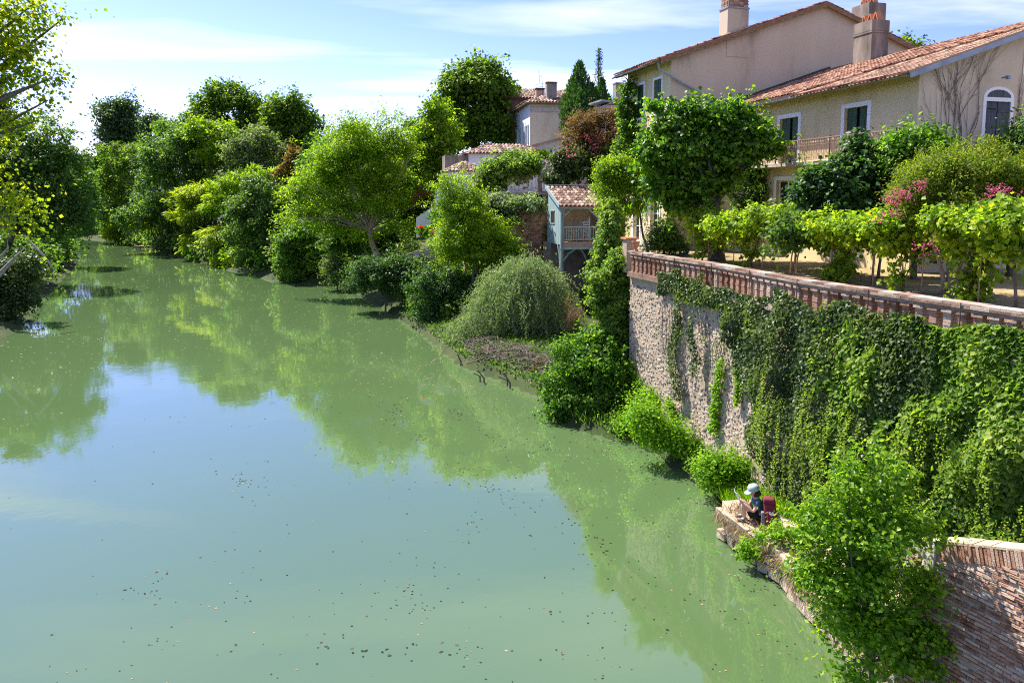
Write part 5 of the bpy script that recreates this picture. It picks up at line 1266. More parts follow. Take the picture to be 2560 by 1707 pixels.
# ------------------------------------------------------------------ bamboo and bushes along the right bank
def bamboo(label, bpx, Y, L, n, seed, m='leaf_lime', leaf=.55, plumes=26):
    """arching plumes rising from the foot and drooping over the water"""
    x = (bpx - CX) / F * Y; lob = lobes_px(L, Y); base = V3(x, Y, gh(x, Y)); t = thing('bamboo_clump', label, 'bamboo', base, None)
    g = np.random.default_rng(seed); q = MB(); PS, DS, NS, RS = [], [], [], []
    per = n // (plumes * len(lob))
    for c, r in lob:
        for k in range(plumes):
            d = nrm(g.normal(size=(1, 3)))[0]; d[2] = abs(d[2]) * .8 + .1; d[1] = -abs(d[1]) if g.random() < .65 else d[1]
            tip = c + d * r * (.85 + .3 * g.random()); foot = base + V3(g.normal() * .8, g.normal() * .8, 0) + (V3(c[0], c[1], base[2]) - base) * .55
            foot[2] = max(.2, foot[2]); kne = foot * .35 + tip * .65 + Z1 * (.25 * abs(tip[2] - foot[2]) + .4); end = tip + (tip - foot) * V3(.22, .22, 0) - Z1 * (.5 + .5 * g.random())
            ts = np.linspace(0, 1, 7)[:, None]; cur = (1 - ts) ** 2 * foot + 2 * ts * (1 - ts) * kne + ts ** 2 * end
            q.tube(list(cur), [.05, .045, .04, .03, .02, .012, .006], 5, False)
            u = .35 + .65 * np.sqrt(g.random(per)); cu = (1 - u[:, None]) ** 2 * foot + 2 * (u * (1 - u))[:, None] * kne + u[:, None] ** 2 * end
            tg = 2 * (1 - u)[:, None] * (kne - foot) + 2 * u[:, None] * (end - kne)
            off = g.normal(size=(per, 3)) * np.array([.34, .34, .22]) * leaf * 1.6
            PS.append(cu + off); DS.append(nrm(tg) * .7 + off * .8 + np.array([0, 0, -.5]) + g.normal(size=(per, 3)) * .3); NS.append(np.c_[g.normal(size=(per, 2)) * .5, np.ones(per)]); RS.append(.35 * g.random() + .65 * g.random(per))
    q.build('culms', 'leaf_palm', t, fixn=False)
    P, D, N, Rn = (np.concatenate(a) for a in (PS, DS, NS, RS)); s = leaf * (.6 + .8 * g.random(len(P)))
    leaves('foliage', P, D, nrm(N), s, s * .30, Rn, m, t)
bamboo('low bamboo clump farthest up the river, left of the landing stage', 335, 150, [(325, 565, 40, 50), (300, 590, 26, 30)], 6000, 41, leaf=.75)
bamboo('arching bamboo clump over the landing stage', 430, 126, [(410, 530, 46, 50), (450, 510, 40, 50), (380, 560, 30, 40)], 9000, 42, leaf=.6)
bamboo('wide arching bamboo clump with drooping plumes, right of the landing stage', 500, 112, [(490, 540, 50, 60), (520, 480, 46, 40), (470, 500, 40, 40), (510, 610, 46, 40)], 12000, 43, leaf=.55)
bamboo('upright bamboo clump behind the dark laurel', 620, 104, [(590, 460, 50, 40), (640, 440, 50, 36), (700, 440, 40, 30), (560, 520, 40, 50)], 11000, 44, 'leaf_bright', leaf=.5)
bamboo('bamboo clump spilling over the water left of the dark laurel', 560, 101, [(545, 600, 40, 46), (575, 650, 36, 26)], 6000, 45, leaf=.5)
bamboo('bright bamboo clump between the dark laurel and the acacia', 745, 92, [(740, 490, 44, 36), (770, 540, 40, 40), (790, 490, 30, 30)], 9000, 46, 'leaf_bright', leaf=.45)
def bush(name, label, bpx, Y, L, n, leaf, m, seed, **kw): return tpx(name, label, 'shrub', bpx, Y, L, n, leaf, m, seed, kw.pop('trunk', .09), **kw)
bush('laurel_bush', 'tall dark laurel bush overhanging the water', 650, 92, [(650, 540, 70, 80), (620, 610, 60, 70), (690, 620, 50, 70), (640, 480, 40, 30)], 24000, .30, 'leaf_dark', 51, splits=2)
bush('laurel_bush', 'domed laurel with pale flower heads at the water edge', 755, 82, [(750, 610, 56, 50), (720, 660, 40, 50), (790, 660, 50, 46), (735, 690, 46, 24)], 20000, .27, 'leaf_green', 52, splits=2)
bush('low_shrub', 'small spiky shrub at the foot of the acacia', 840, 74, [(835, 680, 26, 34), (850, 700, 30, 20)], 4000, .28, 'leaf_greygreen', 53, shell=.1, asp=.35)
bush('dark_thicket', 'dark thicket in shade under the acacia', 880, 76, [(850, 610, 50, 40), (920, 620, 50, 34), (970, 600, 40, 50), (880, 560, 60, 40), (1000, 620, 30, 30)], 14000, .3, 'leaf_dark', 54, splits=2)
bush('cherry_laurel', 'glossy laurel mound on the bank below the acacia', 960, 60, [(930, 690, 62, 42), (900, 720, 40, 30), (985, 680, 60, 40), (1000, 730, 60, 40), (1045, 690, 46, 40)], 24000, .20, 'leaf_fig', 55, splits=2, asp=.5)
bush('cherry_laurel', 'glossy laurel mound spilling to the water beside the willow', 1110, 53, [(1100, 740, 56, 46), (1150, 720, 50, 46), (1085, 780, 50, 34), (1150, 790, 36, 30), (1060, 720, 40, 40)], 22000, .19, 'leaf_fig', 56, splits=2, asp=.5)
tpx('ailanthus_tree', 'feathery light green sapling tree in front of the brick wall', 'tree', 1190, 52, [(1130, 520, 46, 50), (1180, 540, 60, 56), (1160, 600, 80, 56), (1240, 590, 60, 50), (1110, 470, 26, 34), (1160, 460, 20, 28), (1220, 640, 70, 36), (1120, 620, 50, 44), (1270, 640, 44, 36)], 40000, .21, 'leaf_bright', 57, .10, flat=.5, asp=.36, upb=.9, shell=.25, rough=.18, per=30, clump=.42, droop=.5)
t = thing('canna_lilies', 'red canna flowers by the stone steps', 'flowers', aty(1060, 605, 59.5))
P_, D_, N_, r_, _ = crown_pts(lobes_px([(1060, 590, 14, 16), (1100, 560, 14, 24)], 59.5), 500, .3, 58); leaves('leaves', P_, D_ + V3(0, 0, 1.2), N_, .5, .14, r_, 'leaf_green', t)
P_, D_, N_, r_, _ = crown_pts(lobes_px([(1054, 572, 8, 6), (1078, 578, 7, 5), (1115, 542, 6, 5)], 59.3), 160, .1, 59); leaves('petals', P_, D_, N_, .16, .12, r_, 'petal_red', t)

# weeping willow on the bank
WY = 45.0; wb_ = aty(1280, 880, WY); wl_ = lobes_px([(1295, 750, 100, 80), (1225, 800, 54, 74), (1365, 785, 66, 80), (1310, 680, 56, 30), (1260, 715, 50, 40), (1345, 710, 54, 44), (1180, 835, 34, 50), (1400, 830, 46, 60), (1270, 860, 90, 40)], WY)
wt = thing('weeping_willow', 'pale weeping willow bush hanging over the brushwood bank', 'tree', V3(wb_[0], WY, .5))
limbs(V3(wb_[0], WY, .5), wl_, .14, 61, 3).build('trunk', 'bark', wt, smooth=True, fixn=False)
g = np.random.default_rng(61); st_, ln_ = [], []
for c, r in wl_:
    for k in range(150):
        d = nrm(g.normal(size=(1, 3)))[0]; d[2] = abs(d[2]); st_.append(c + d * r * (.6 + .4 * g.random())); ln_.append(V3(d[0], d[1], .55) * 1.0)
P_, D_, I_ = strands(st_, 2.3, 62, .085, ln_, .75)
n_ = len(P_); P_ = np.concatenate([P_, P_ + g.normal(size=P_.shape) * .05]); D_ = np.concatenate([D_, D_]); I_ = np.concatenate([I_, I_])
sr_ = g.random(len(st_)); keep = P_[:, 2] > .25
P_, D_, I_ = P_[keep], D_[keep], I_[keep]
leaves('foliage', P_, D_ + g.normal(size=P_.shape) * .55, nrm(g.normal(size=P_.shape) + V3(-.3, -.2, .6)), .15 * (.7 + .6 * g.random(len(P_))), .042, .5 * sr_[I_] + .5 * g.random(len(P_)), 'leaf_willow', wt)
P_, D_, N_, r_, _ = crown_pts(wl_, 16000, .4, 63, shell=.5); leaves('crown', P_, D_ + V3(0, 0, -.9), N_, .16, .045, r_, 'leaf_willow', wt)
# brushwood at its foot
bw2 = thing('brushwood_bank', 'tangle of dead branches washed up at the foot of the willow', 'driftwood', onz(1260, 930, .1))
gq = random.Random(6)
q = MB()
for k in range(300):
    px = gq.uniform(1160, 1390); f = (px - 1160) / 230; py = 905 + 70 * f + gq.uniform(-22, 6) - 8 * math.sin(f * 3.1); p = onz(px, py, .2); p[2] = max(0, gh(p[0], p[1])) + gq.uniform(.05, .6); w = gq.gauss(.2, .7); l_ = gq.uniform(.4, 1.5); r_ = gq.uniform(.010, .028)
    e = p + V3(math.cos(w), math.sin(w), gq.uniform(-.25, .35)) * l_; q.tube([p, (p + e) / 2 + V3(0, 0, gq.uniform(.0, .2)), e], [r_, r_ * .8, r_ * .3], 4, False)
q.build('twigs', 'twig', bw2, fixn=False)
for k in range(6):
    p = onz((1152, 1166, 1210, 1275, 1268, 1200)[k], (912, 905, 955, 968, 960, 950)[k], .05); q = MB(); e = p + V3(gq.uniform(-.5, -.1), -.1, gq.uniform(.35, .8)); q.tube([p - Z1 * .3, p + Z1 * .2, e], [.05, .045, .03], 6); q.build('dead_stump', 'bark', bw2)
P_, D_, N_, r_, _ = crown_pts(lobes_px([(1350, 935, 30, 22), (1330, 950, 26, 14), (1362, 915, 10, 18)], 37), 900, .18, 64, shell=.1); leaves('withered_leaves', P_, D_, N_, .13, .05, r_, 'leaf_rust', bw2)
P_, D_, N_, r_, _ = crown_pts(lobes_px([(1200, 905, 40, 20), (1430, 800, 26, 40), (1250, 890, 70, 18)], 43), 1800, .25, 65, shell=.1); leaves('dry_stems', P_, D_ + V3(0, 0, .8), N_, .4, .03, r_, 'leaf_dry', bw2)

# vine-covered dome at the water
bush('vine_dome', 'dense green dome of creeper at the water edge before the cobbled wall', 1490, 31.0, [(1480, 900, 85, 80), (1540, 950, 90, 80), (1425, 965, 76, 74), (1500, 1010, 110, 60), (1400, 1035, 52, 50), (1595, 1000, 62, 64), (1540, 1060, 90, 36), (1570, 940, 50, 50)], 48000, .14, 'leaf_linden', 71, shell=.55, splits=2, rough=.07, low=.5, droop=.5)
bush('bank_shrub', 'yellow green weeds spilling between the creeper dome and the wall foot', 1640, 28.5, [(1630, 1010, 40, 30), (1660, 1050, 50, 24), (1610, 1060, 40, 26), (1680, 1030, 30, 20), (1580, 1070, 50, 24)], 14000, .10, 'leaf_grass', 72, shell=.1, splits=1, trunk=.03, clump=.3, per=8)

# ------------------------------------------------------------------ garden trees behind the balustrade
LB = onz(1792, 652, TZ)
tree('broad_leaved_tree', 'big round leaved garden tree with thick grey trunk in front of the houses', 'tree', LB, lobes_px([(1670, 325, 42, 38), (1750, 310, 46, 34), (1835, 330, 50, 38), (1900, 350, 28, 26), (1640, 390, 34, 38), (1710, 400, 56, 42), (1800, 395, 56, 38), (1865, 390, 34, 24), (1670, 465, 44, 34), (1745, 475, 46, 30), (1640, 268, 14, 20), (1705, 275, 16, 14), (1850, 272, 14, 20), (1785, 278, 16, 12), (1900, 305, 12, 14), (1935, 375, 16, 12), (1690, 520, 34, 24), (1810, 455, 34, 20)], 37), 34000, .20, 'leaf_linden', 81, .36, bark='bark', asp=.95, rough=.16, shell=.2, clump=.33, per=20, upb=.8, droop=.6, splits=2, spray=1.3)
WB = onz(1575, 614, TZ)
tree('wisteria', 'bright feathery climber hanging between the gallery and the round leaved tree', 'climber', V3(WB[0], 41.5, TZ), lobes_px([(1560, 430, 60, 34), (1530, 480, 46, 40), (1600, 480, 56, 50), (1570, 530, 46, 30), (1630, 420, 40, 30), (1520, 440, 34, 30)], 41.5), 20000, .17, 'leaf_bright', 82, .07, asp=.4, flat=.6, shell=.3, upb=.9, splits=2, droop=.5)
tpx('fig_tree', 'dark glossy fig tree standing before the balcony', 'tree', 2110, 29.5, [(2120, 465, 74, 54), (2060, 475, 48, 46), (2180, 470, 56, 52), (2140, 415, 38, 26), (2090, 520, 80, 42), (2190, 515, 60, 42), (2146, 365, 12, 24), (2010, 505, 28, 30)], 26000, .20, 'leaf_fig', 83, .14, bz=TZ, asp=.75, shell=.4, splits=2, upb=.7)
tpx('fig_tree', 'bright glossy fig branch spreading below the creeper on the gable', 'tree', 2290, 28.5, [(2280, 370, 60, 26), (2330, 380, 50, 30), (2250, 410, 50, 40), (2300, 430, 60, 30)], 11000, .18, 'leaf_linden', 84, .10, bz=TZ, asp=.6, shell=.3, splits=2)
tpx('dark_shrub', 'dark evergreen shrub against the wall under the balcony', 'shrub', 1890, 41, [(1890, 450, 40, 34), (1890, 510, 46, 60), (1885, 570, 46, 50)], 13000, .17, 'leaf_dark', 85, .08, bz=TZ, asp=.45, splits=2)
tpx('dark_shrub', 'dark evergreen tree rising at the gable under the arched window', 'tree', 2530, 29.5, [(2530, 390, 66, 50), (2560, 340, 40, 40), (2500, 430, 40, 30), (2570, 450, 70, 80)], 15000, .16, 'leaf_dark', 86, .12, bz=TZ, asp=.45, splits=2)
tpx('dark_shrub', 'dark shrubbery put in for the shade along the foot of the house behind the vines', 'shrub', 2200, 28.6, [(1960, 600, 50, 34), (2020, 590, 50, 40), (2110, 590, 60, 40), (2200, 590, 70, 40), (2300, 590, 80, 46), (2420, 590, 90, 46), (2530, 570, 70, 60)], 20000, .18, 'leaf_dark', 87, .06, bz=TZ, splits=1)  # dark leaves added as a backdrop, in place of shade behind the vines
# lagerstroemia with pink flowers, pale trunks
MB_ = onz(2368, 738, TZ)
ml = lobes_px([(2330, 460, 80, 60), (2420, 440, 90, 60), (2500, 450, 70, 60), (2260, 500, 50, 50), (2380, 510, 100, 46), (2500, 520, 70, 46), (2300, 540, 60, 36), (2450, 400, 50, 26), (2550, 480, 50, 60)], 24.0)
mt_, cc_ = tree('crape_myrtle', 'crape myrtle with magenta flowers and smooth tan trunks behind the vines', 'tree', MB_, ml, 36000, .105, 'leaf_myrtle_green', 88, .08, bark='bark_pale', asp=.42, shell=.3, splits=3, upb=.7, rough=.12, clump=.24)
for k in range(3):
    q = MB(); b0 = MB_ + V3((-.16, .05, .22)[k], (.0, .1, -.05)[k], 0); q.tube([b0 - Z1 * .2, b0 + V3(.02, 0, .5), b0 + V3((-.15, .05, .25)[k], .1, 1.2), b0 + V3((-.55, .1, .7)[k], .2, 2.2)], [.085, .07, .06, .04], 8); q.build('trunk', 'bark_pale', mt_, smooth=True)
g = np.random.default_rng(89)
# upright flowering tips
tips = [c + d * r for c, r in ml for d in nrm(np.c_[g.normal(size=(16, 2)) * .8, np.abs(g.normal(size=16)) + .6])]
PS = np.concatenate([np.array(p) + np.c_[g.normal(size=(26, 2)) * .045, np.linspace(-.1, .42, 26)] for p in tips]); n_ = len(PS)
leaves('flowering_tips', PS, np.c_[g.normal(size=(n_, 2)) * .6, np.ones(n_)], nrm(g.normal(size=(n_, 3))), .09, .035, .3 + .7 * g.random(n_), 'leaf_myrtle_green', mt_)
def petals(parent, lob, n, s, m, seed): P, D, N, r, _ = crown_pts([(c, r_ * 1.5) for c, r_ in lob], n, s * 1.6, seed, shell=.1, per=6); leaves('petals', P, D, N, s, s * .9, r, m, parent)
petals(mt_, lobes_px([(2222, 505, 12, 9), (2235, 515, 10, 7), (2250, 490, 13, 6), (2275, 495, 9, 5), (2208, 540, 12, 6), (2308, 463, 7, 9), (2305, 478, 5, 5), (2247, 540, 6, 4), (2488, 478, 12, 7), (2505, 492, 9, 6), (2480, 490, 7, 4), (2462, 514, 10, 7), (2452, 520, 6, 5), (2526, 482, 6, 4), (2302, 622, 9, 6), (2330, 612, 6, 7), (2345, 625, 6, 4), (2390, 640, 4, 6), (2556, 480, 5, 5), (2260, 475, 8, 5)], 21.9), 900, .055, 'petal_pink', 90)
CM = aty(1475, 400, 57)
ct_, _c = tree('crape_myrtle', 'rust and rose coloured flowering shrub below the dark cypress', 'shrub', V3(CM[0], 57, 9.5), lobes_px([(1470, 340, 66, 60), (1520, 310, 46, 46), (1430, 370, 40, 40), (1500, 370, 60, 50), (1550, 300, 24, 36), (1450, 400, 46, 20)], 57), 20000, .17, 'leaf_myrtle', 91, .08, asp=.5, splits=2, upb=.8)
petals(ct_, lobes_px([(1475, 352, 14, 9), (1510, 352, 16, 8), (1420, 395, 16, 10), (1400, 400, 12, 8), (1540, 335, 10, 6), (1490, 375, 12, 8)], 55.6), 700, .15, 'petal_rose', 92)
for o_ in list(mt_.children) + list(ct_.children):
    if o_.name.startswith('petals'): o_['kind'] = 'stuff'
# fan palm
def fan_palm(label, px, py, Y, r, bz, seed, m='leaf_palm', n=26):
    c = aty(px, py, Y); t = thing('fan_palm', label, 'palm', V3(c[0], Y, bz)); g = np.random.default_rng(seed)
    q = MB(); q.tube([V3(c[0], Y, bz - .2), V3(c[0], Y, c[2])], [.16, .13], 8); q.build('trunk', 'bark', t)
    for k in range(n):
        w = g.random() * 6.28; el = g.uniform(-.5, 1.2); d = V3(math.cos(w) * math.cos(el), math.sin(w) * math.cos(el), math.sin(el)); h = c + d * r * .55
        q = MB(); q.tube([c, h], [.02, .012], 4); s1 = unit(np.cross(d, Z1)); u1 = np.cross(s1, d)
        for j in range(19):
            a = -1.45 + 2.9 * j / 18; e = unit(d * math.cos(a) + s1 * math.sin(a)); ln = r * .55 * (.75 + .25 * math.cos(a)); tip = h + e * ln - Z1 * .12 * r; wv = np.cross(e, u1) * .017 * r
            q.add([h, h + e * ln * .5 + wv, tip, h + e * ln * .5 - wv], [(0, 1, 2), (0, 2, 3)])
        q.build('frond', m, t, fixn=False)
fan_palm('sunlit fan palm behind the upper terrace railing', 1348, 405, 63, 1.35, 9.5, 93)
tpx('spiky_shrub', 'dark spiky leaved shrub in deep shade under the round leaved tree', 'shrub', 1660, 40, [(1660, 590, 34, 30), (1640, 615, 26, 24), (1685, 615, 28, 24)], 3200, .42, 'leaf_dark', 94, .08, bz=TZ, asp=.10, shell=.05, splits=1, clump=.3)
# ------------------------------------------------------------------ grape vines on their trellis
VN = [('first grape vine beside the round leaved tree trunk', 1752, 655, 33, [(1775, 560, 46, 32), (1755, 610, 20, 44), (1800, 575, 40, 26)]),
      ('grape vine trailing low over the balustrade beside the hoop arch', 1880, 668, 29.8, [(1850, 575, 60, 40), (1900, 555, 50, 34), (1870, 640, 22, 26), (1850, 675, 26, 14)]),
      ('grape vine climbing the bent hoop arch', 1985, 680, 28, [(1960, 545, 60, 34), (2010, 560, 50, 40), (2030, 590, 30, 40)]),
      ('grape vine with a bushy skirt touching the coping', 2105, 705, 26.4, [(2070, 570, 50, 36), (2120, 585, 50, 36), (2100, 685, 36, 30), (2110, 645, 14, 26)]),
      ('grape vine spreading between two trellis posts', 2180, 712, 25.2, [(2170, 580, 56, 40), (2220, 590, 40, 40)]),
      ('grape vine on a dark bent stem before the lawn', 2256, 730, 24.2, [(2260, 575, 60, 40), (2230, 620, 36, 36), (2290, 630, 30, 26), (2236, 700, 16, 34), (2310, 575, 46, 36)]),
      ('yellowing grape vine next to the tan crape myrtle trunks', 2440, 752, 22.4, [(2400, 565, 60, 42), (2450, 590, 56, 46), (2440, 690, 36, 60), (2420, 735, 36, 20), (2390, 640, 26, 24)]),
      ('tall grape vine shoots reaching above the crape myrtle flowers', 2540, 772, 20.8, [(2500, 570, 50, 40), (2545, 560, 50, 46), (2512, 520, 14, 26), (2560, 620, 50, 40), (2490, 630, 30, 26)])]
for i_, (lab, bx, by, Y, L) in enumerate(VN):
    b = onz(bx, by, TZ)
    L = [(q_[0], q_[1], q_[2] * (1.6 if q_[1] < 610 else 1), q_[3] * .85) for q_ in L]
    vt, _c = tree('grape_vine', lab, 'vine', V3(b[0], b[1], TZ), lobes_px(L, b[1]), 6800, .15, 'leaf_grape', 110 + i_, .045, bark='bark', asp=.95, shell=.15, clump=.2, per=9, upb=.7, rough=.16, droop=.6, splits=2)
q = MB(); pA, pB = onz(1752, 655, TZ), onz(2560, 775, TZ)
for zz in (1.35, 1.9): q.tube([V3(pA[0], pA[1], TZ + zz), V3(pB[0], pB[1], TZ + zz)], .008, 4)
tr_ = thing('vine_trellis', 'wire trellis with rusty stakes carrying the row of vines', 'trellis', V3(pA[0], pA[1], TZ)); q.build('wires', 'iron_dark', tr_)
for k in range(8):
    p = pA + (pB - pA) * (k + .3) / 8; q = MB(); q.tube([V3(p[0], p[1], TZ - .1), V3(p[0], p[1], TZ + 2.0)], .022, 6); q.build('stake', 'iron_rust', tr_)
ha = onz(1975, 690, TZ)
for k, (w_, h_) in enumerate(((1.9, 2.1), (1.5, 1.8))):
    q = MB(); q.tube([ha + V3(.15 * k + w_ * (1 - math.cos(a)) / 2, -.2 * k - .6 * (1 - math.cos(a)) / 2, h_ * math.sin(a) ** .7) for a in np.linspace(.02, math.pi * .95, 14)], [.035] * 14, 6); o = q.build('hoop_arch', 'bark_pale', tr_, smooth=True)

# ------------------------------------------------------------------ creeper on the retaining wall
PLn = [p + V3(.10, .03, 0) for p in RAIL]
seg = []; s0 = 0
for a, b in zip(PLn[:-1], PLn[1:]):
    L_ = np.linalg.norm(b - a); d = (b - a) / L_; nn = V3(d[1], -d[0], 0); nn = nn if nn[0] < 0 else -nn; seg.append((s0, L_, a, d, nn)); s0 += L_
WT = s0
def wall_at(s):
    P = np.zeros((len(s), 3)); N = np.zeros((len(s), 3)); T = np.zeros((len(s), 3))
    for (o, L_, a, d, nn) in seg:
        k = (s >= o) & (s <= o + L_ + 1e-6); P[k] = a + d * (s[k] - o)[:, None]; N[k] = nn; T[k] = d
    return P, N, T
def wall_creeper(name, label, n, dens, thick, leaf, asp, m, seed, hang=0.0, gloss=None):
    """leaves on the wall face where dens(s, z) allows, in a mat of uneven thickness"""
    g = np.random.default_rng(seed); s = g.random(n * 3) * WT; z = g.random(n * 3) * 6.5 + .2
    k = g.random(n * 3) < dens(s, z); s, z = s[k][:n], z[k][:n]; n = len(s)
    P, N, T = wall_at(s)
    cl = vnoise(s * 1.5 + 9, z * 1.3 + 9, seed); cl2 = vnoise(s * .8 + 5, z * .6 + 5, seed + 1)
    th = thick(s, z) * (.10 + .9 * cl + .25 * cl2) * (.6 + .4 * np.sqrt(g.random(n)))
    # shaded gaps stay open
    P = P + N * th[:, None]; P[:, 2] = z
    Nn = N * .55 + V3(0, 0, .75) + g.normal(size=P.shape) * .45 + T * (vnoise(s * 3 + 1, z * 3 + 1, seed + 2) - .5)[:, None] * 1.6
    D = N * .35 + V3(0, 0, -.8) + g.normal(size=P.shape) * .6
    sz = leaf * (.6 + .8 * g.random(n))
    t = thing(name, label, 'creeper', V3(*wall_at(np.array([s.mean()]))[0][0][:2], .5))
    leaves('foliage', P, D, nrm(Nn), sz, sz * asp, .45 * cl + .55 * g.random(n), m, t)
    return t
def s_of(px): # wall position of a photo column, by the coping
    best = min(((abs(CX + F * (p[0]) / p[1] - px), k) for k, p in enumerate([wall_at(np.array([x]))[0][0] for x in np.linspace(0, WT, 300)])), key=lambda q: q[0])[1]
    return WT * best / 299
sL, sA, sB, sC, sD = s_of(1664), s_of(1835), s_of(1960), s_of(2150), s_of(2330)
# s runs from near (0) to the far corner (WT)
def d_ivy(s, z):
    nz_ = vnoise(s * 1.1 + 3, z * .9 + 3, 77)
    top = (s < sL + .35) & (z > 5.0 + .5 * (s > sA) + .35 * nz_ - .25 * (s < sB)) & (z < 6.25 + .25 * nz_)
    low = np.where(s > sA, 9.0, np.where(s > sB, 5.1 - ((sA - s) / (sA - sB)).clip(0, 1) ** 1.3 * 4.0 + 1.6 * (nz_ - .5), .6))
    body = (s < sB + .3) & (z > low) & (z < 6.25 + .5 * nz_) | ((s < sA) & (z > low) & (z < 6.2))
    str1 = (np.abs(s - s_of(1706) - .18 * np.sin(z * 2)) < .20 + .14 * nz_) & (z > 2.0)
    str2 = (np.abs(s - s_of(1762) - .15 * np.sin(z * 1.7)) < .22 * nz_) & (z > 3.2)
    hole = (vnoise(s * .9 + 31, z * .8 + 31, 78) < .16)
    return np.where(hole & body & ~top, .12, ((top | body) * (.55 + .45 * nz_) * (s > sD - .5) + (str1 | str2) * .5).clip(0, 1))
wall_creeper('ivy', 'dark small leaved ivy draped over the middle of the cobbled wall', 60000, d_ivy, lambda s, z: np.where(s > s_of(1740), .28, np.interp(z, [0, 3, 5.5, 6.6], [.5, .6, .5, .25])), .085, .9, 'leaf_ivy', 131)
def d_hop(s, z):
    nz_ = vnoise(s * 1.0 + 13, z * .9 + 13, 87)
    return np.clip((sC + 1.2 - s) / 2.6, 0, 1) * ((s < sC + 1.2 * nz_ + .4) & (z < 6.2 + .55 * nz_) & (z > .4)) * np.where(vnoise(s * .85 + 41, z * .7 + 41, 88) < .14, .2, .6 + .4 * nz_)
wall_creeper('hop_creeper', 'light green large leaved creeper mass covering the near end of the wall', 90000, d_hop, lambda s, z: np.interp(z, [0, 2.5, 5, 6.6], [.55, .85, .6, .22]) + 0 * s, .12, .85, 'leaf_hop', 132)
# trailing strands
g = np.random.default_rng(133)
ss = sD - 3 + g.random(120) * (sB - .2 - sD + 3); zz = g.uniform(1.4, 4.8, 120); P_, N_, T_ = wall_at(ss); P_ = P_ + N_ * g.uniform(.4, .9, 120)[:, None]; P_[:, 2] = zz
SP, SD, SI = strands(P_, 1.3, 134, .045, [n_ * .5 + V3(0, 0, -.4) for n_ in N_], .3)
hs_ = thing('trailing_ivy', 'thin trailing strands of small pale leaves hanging from the wall creeper', 'creeper', V3(7.5, 20, .5))
SP = np.concatenate([SP, SP + g.normal(size=SP.shape) * .03]); SD = np.concatenate([SD, SD]); keep = SP[:, 2] > .35; SP, SD = SP[keep], SD[keep]
leaves('foliage', SP, SD * .3 + g.normal(size=SP.shape) * .8, nrm(g.normal(size=SP.shape) + V3(-.6, -.2, .6)), .05, .045, .45 + .55 * g.random(len(SP)), 'leaf_hop', hs_)
# bright single runner and tufts on bare wall
rt_ = thing('young_vine', 'bright yellow green young vine climbing the bare cobbled wall', 'creeper', wall_at(np.array([s_of(1800)]))[0][0] + Z1 * .9)
def runner(px_top, py_top, px_bot, py_bot, n, w):
    a, b = s_of(px_top), s_of(px_bot); za = aty(px_top, py_top, wall_at(np.array([a]))[0][0][1])[2]; zb = aty(px_bot, py_bot, wall_at(np.array([b]))[0][0][1])[2]
    u = g.random(n); s = a + (b - a) * u + g.normal(size=n) * w + .06 * np.sin(u * 14); P, N, T = wall_at(s.clip(0, WT)); P = P + N * (.06 + .12 * g.random(n))[:, None]; P[:, 2] = za + (zb - za) * u + g.normal(size=n) * .07
    return P, N
RP = [runner(1864, 800, 1868, 1010, 800, .07), runner(1812, 965, 1806, 1080, 700, .12), runner(1822, 900, 1812, 970, 260, .09), runner(1690, 1000, 1700, 1040, 420, .13), runner(1590, 920, 1640, 1010, 420, .12)]
P_ = np.concatenate([a for a, b in RP]); N_ = np.concatenate([b for a, b in RP])
leaves('foliage', P_, V3(0, 0, -.6) + N_ * .5 + g.normal(size=P_.shape) * .5, nrm(N_ * .5 + V3(0, 0, .8) + g.normal(size=P_.shape) * .35), .10, .085, g.random(len(P_)), 'leaf_grass', rt_)
# dry runners on the bare stones
q = MB(); gq = random.Random(14)
for k in range(46):
    s_ = s_of(gq.uniform(1655, 1840)); P, N, T = wall_at(np.array([s_])); z = gq.uniform(3.6, 5.9); p = P[0] + N[0] * .05; path = []
    for j in range(7): path.append(V3(p[0], p[1], z - j * gq.uniform(.12, .32)) + T[0] * gq.uniform(-.10, .10) + N[0] * gq.uniform(0, .05))
    q.tube(path, [.010, .009, .008, .007, .006, .005, .003], 4, False)
dv = thing('dry_runners', 'brown dry ivy runners hanging on the bare cobbles', 'creeper', CORNER + V3(1, -3, 3)); q.build('stems', 'twig', dv, fixn=False)
ss = np.array([s_of(p) for p in g.uniform(1650, 1850, 26)]); P_, N_, T_ = wall_at(ss); P_ = P_ + N_ * .08; P_[:, 2] = g.uniform(3.9, 5.9, 26)
SP, SD, SI = strands(P_, 1.2, 135, .05, [V3(0, 0, -1)] * 26, .35); leaves('dry_leaves', SP + g.normal(size=SP.shape) * .05, SD + g.normal(size=SP.shape), nrm(g.normal(size=SP.shape) + V3(-.6, 0, .4)), .06, .045, g.random(len(SP)), 'leaf_plane', dv)

# ivy columns at the far corner of the wall
def ivy_mass(name, label, L, Y, n, leaf, m, seed, **kw):
    lob = lobes_px(L, Y); base = min((c - V3(0, 0, r[2]) for c, r in lob), key=lambda p: p[2]); t = thing(name, label, 'creeper', V3(base[0], base[1], max(.3, base[2])))
    P, D, N, rn, _ = crown_pts(lob, n, kw.pop('clump', leaf * 1.5), seed, shell=kw.pop('shell', .5), **kw); g = np.random.default_rng(seed); s = leaf * (.6 + .8 * g.random(len(P)))
    keep = P[:, 2] > .3; leaves('foliage', P[keep], D[keep], N[keep], s[keep], s[keep] * .85, rn[keep], m, t); return t
ivy_mass('ivy_column', 'leafy ivy column climbing the wall corner from the bank to the coping', [(1550, 680, 36, 60), (1545, 760, 44, 70), (1540, 840, 46, 60), (1570, 640, 16, 20), (1500, 740, 34, 60), (1560, 700, 20, 70)], 31.6, 24000, .12, 'leaf_hop', 141, low=.6)
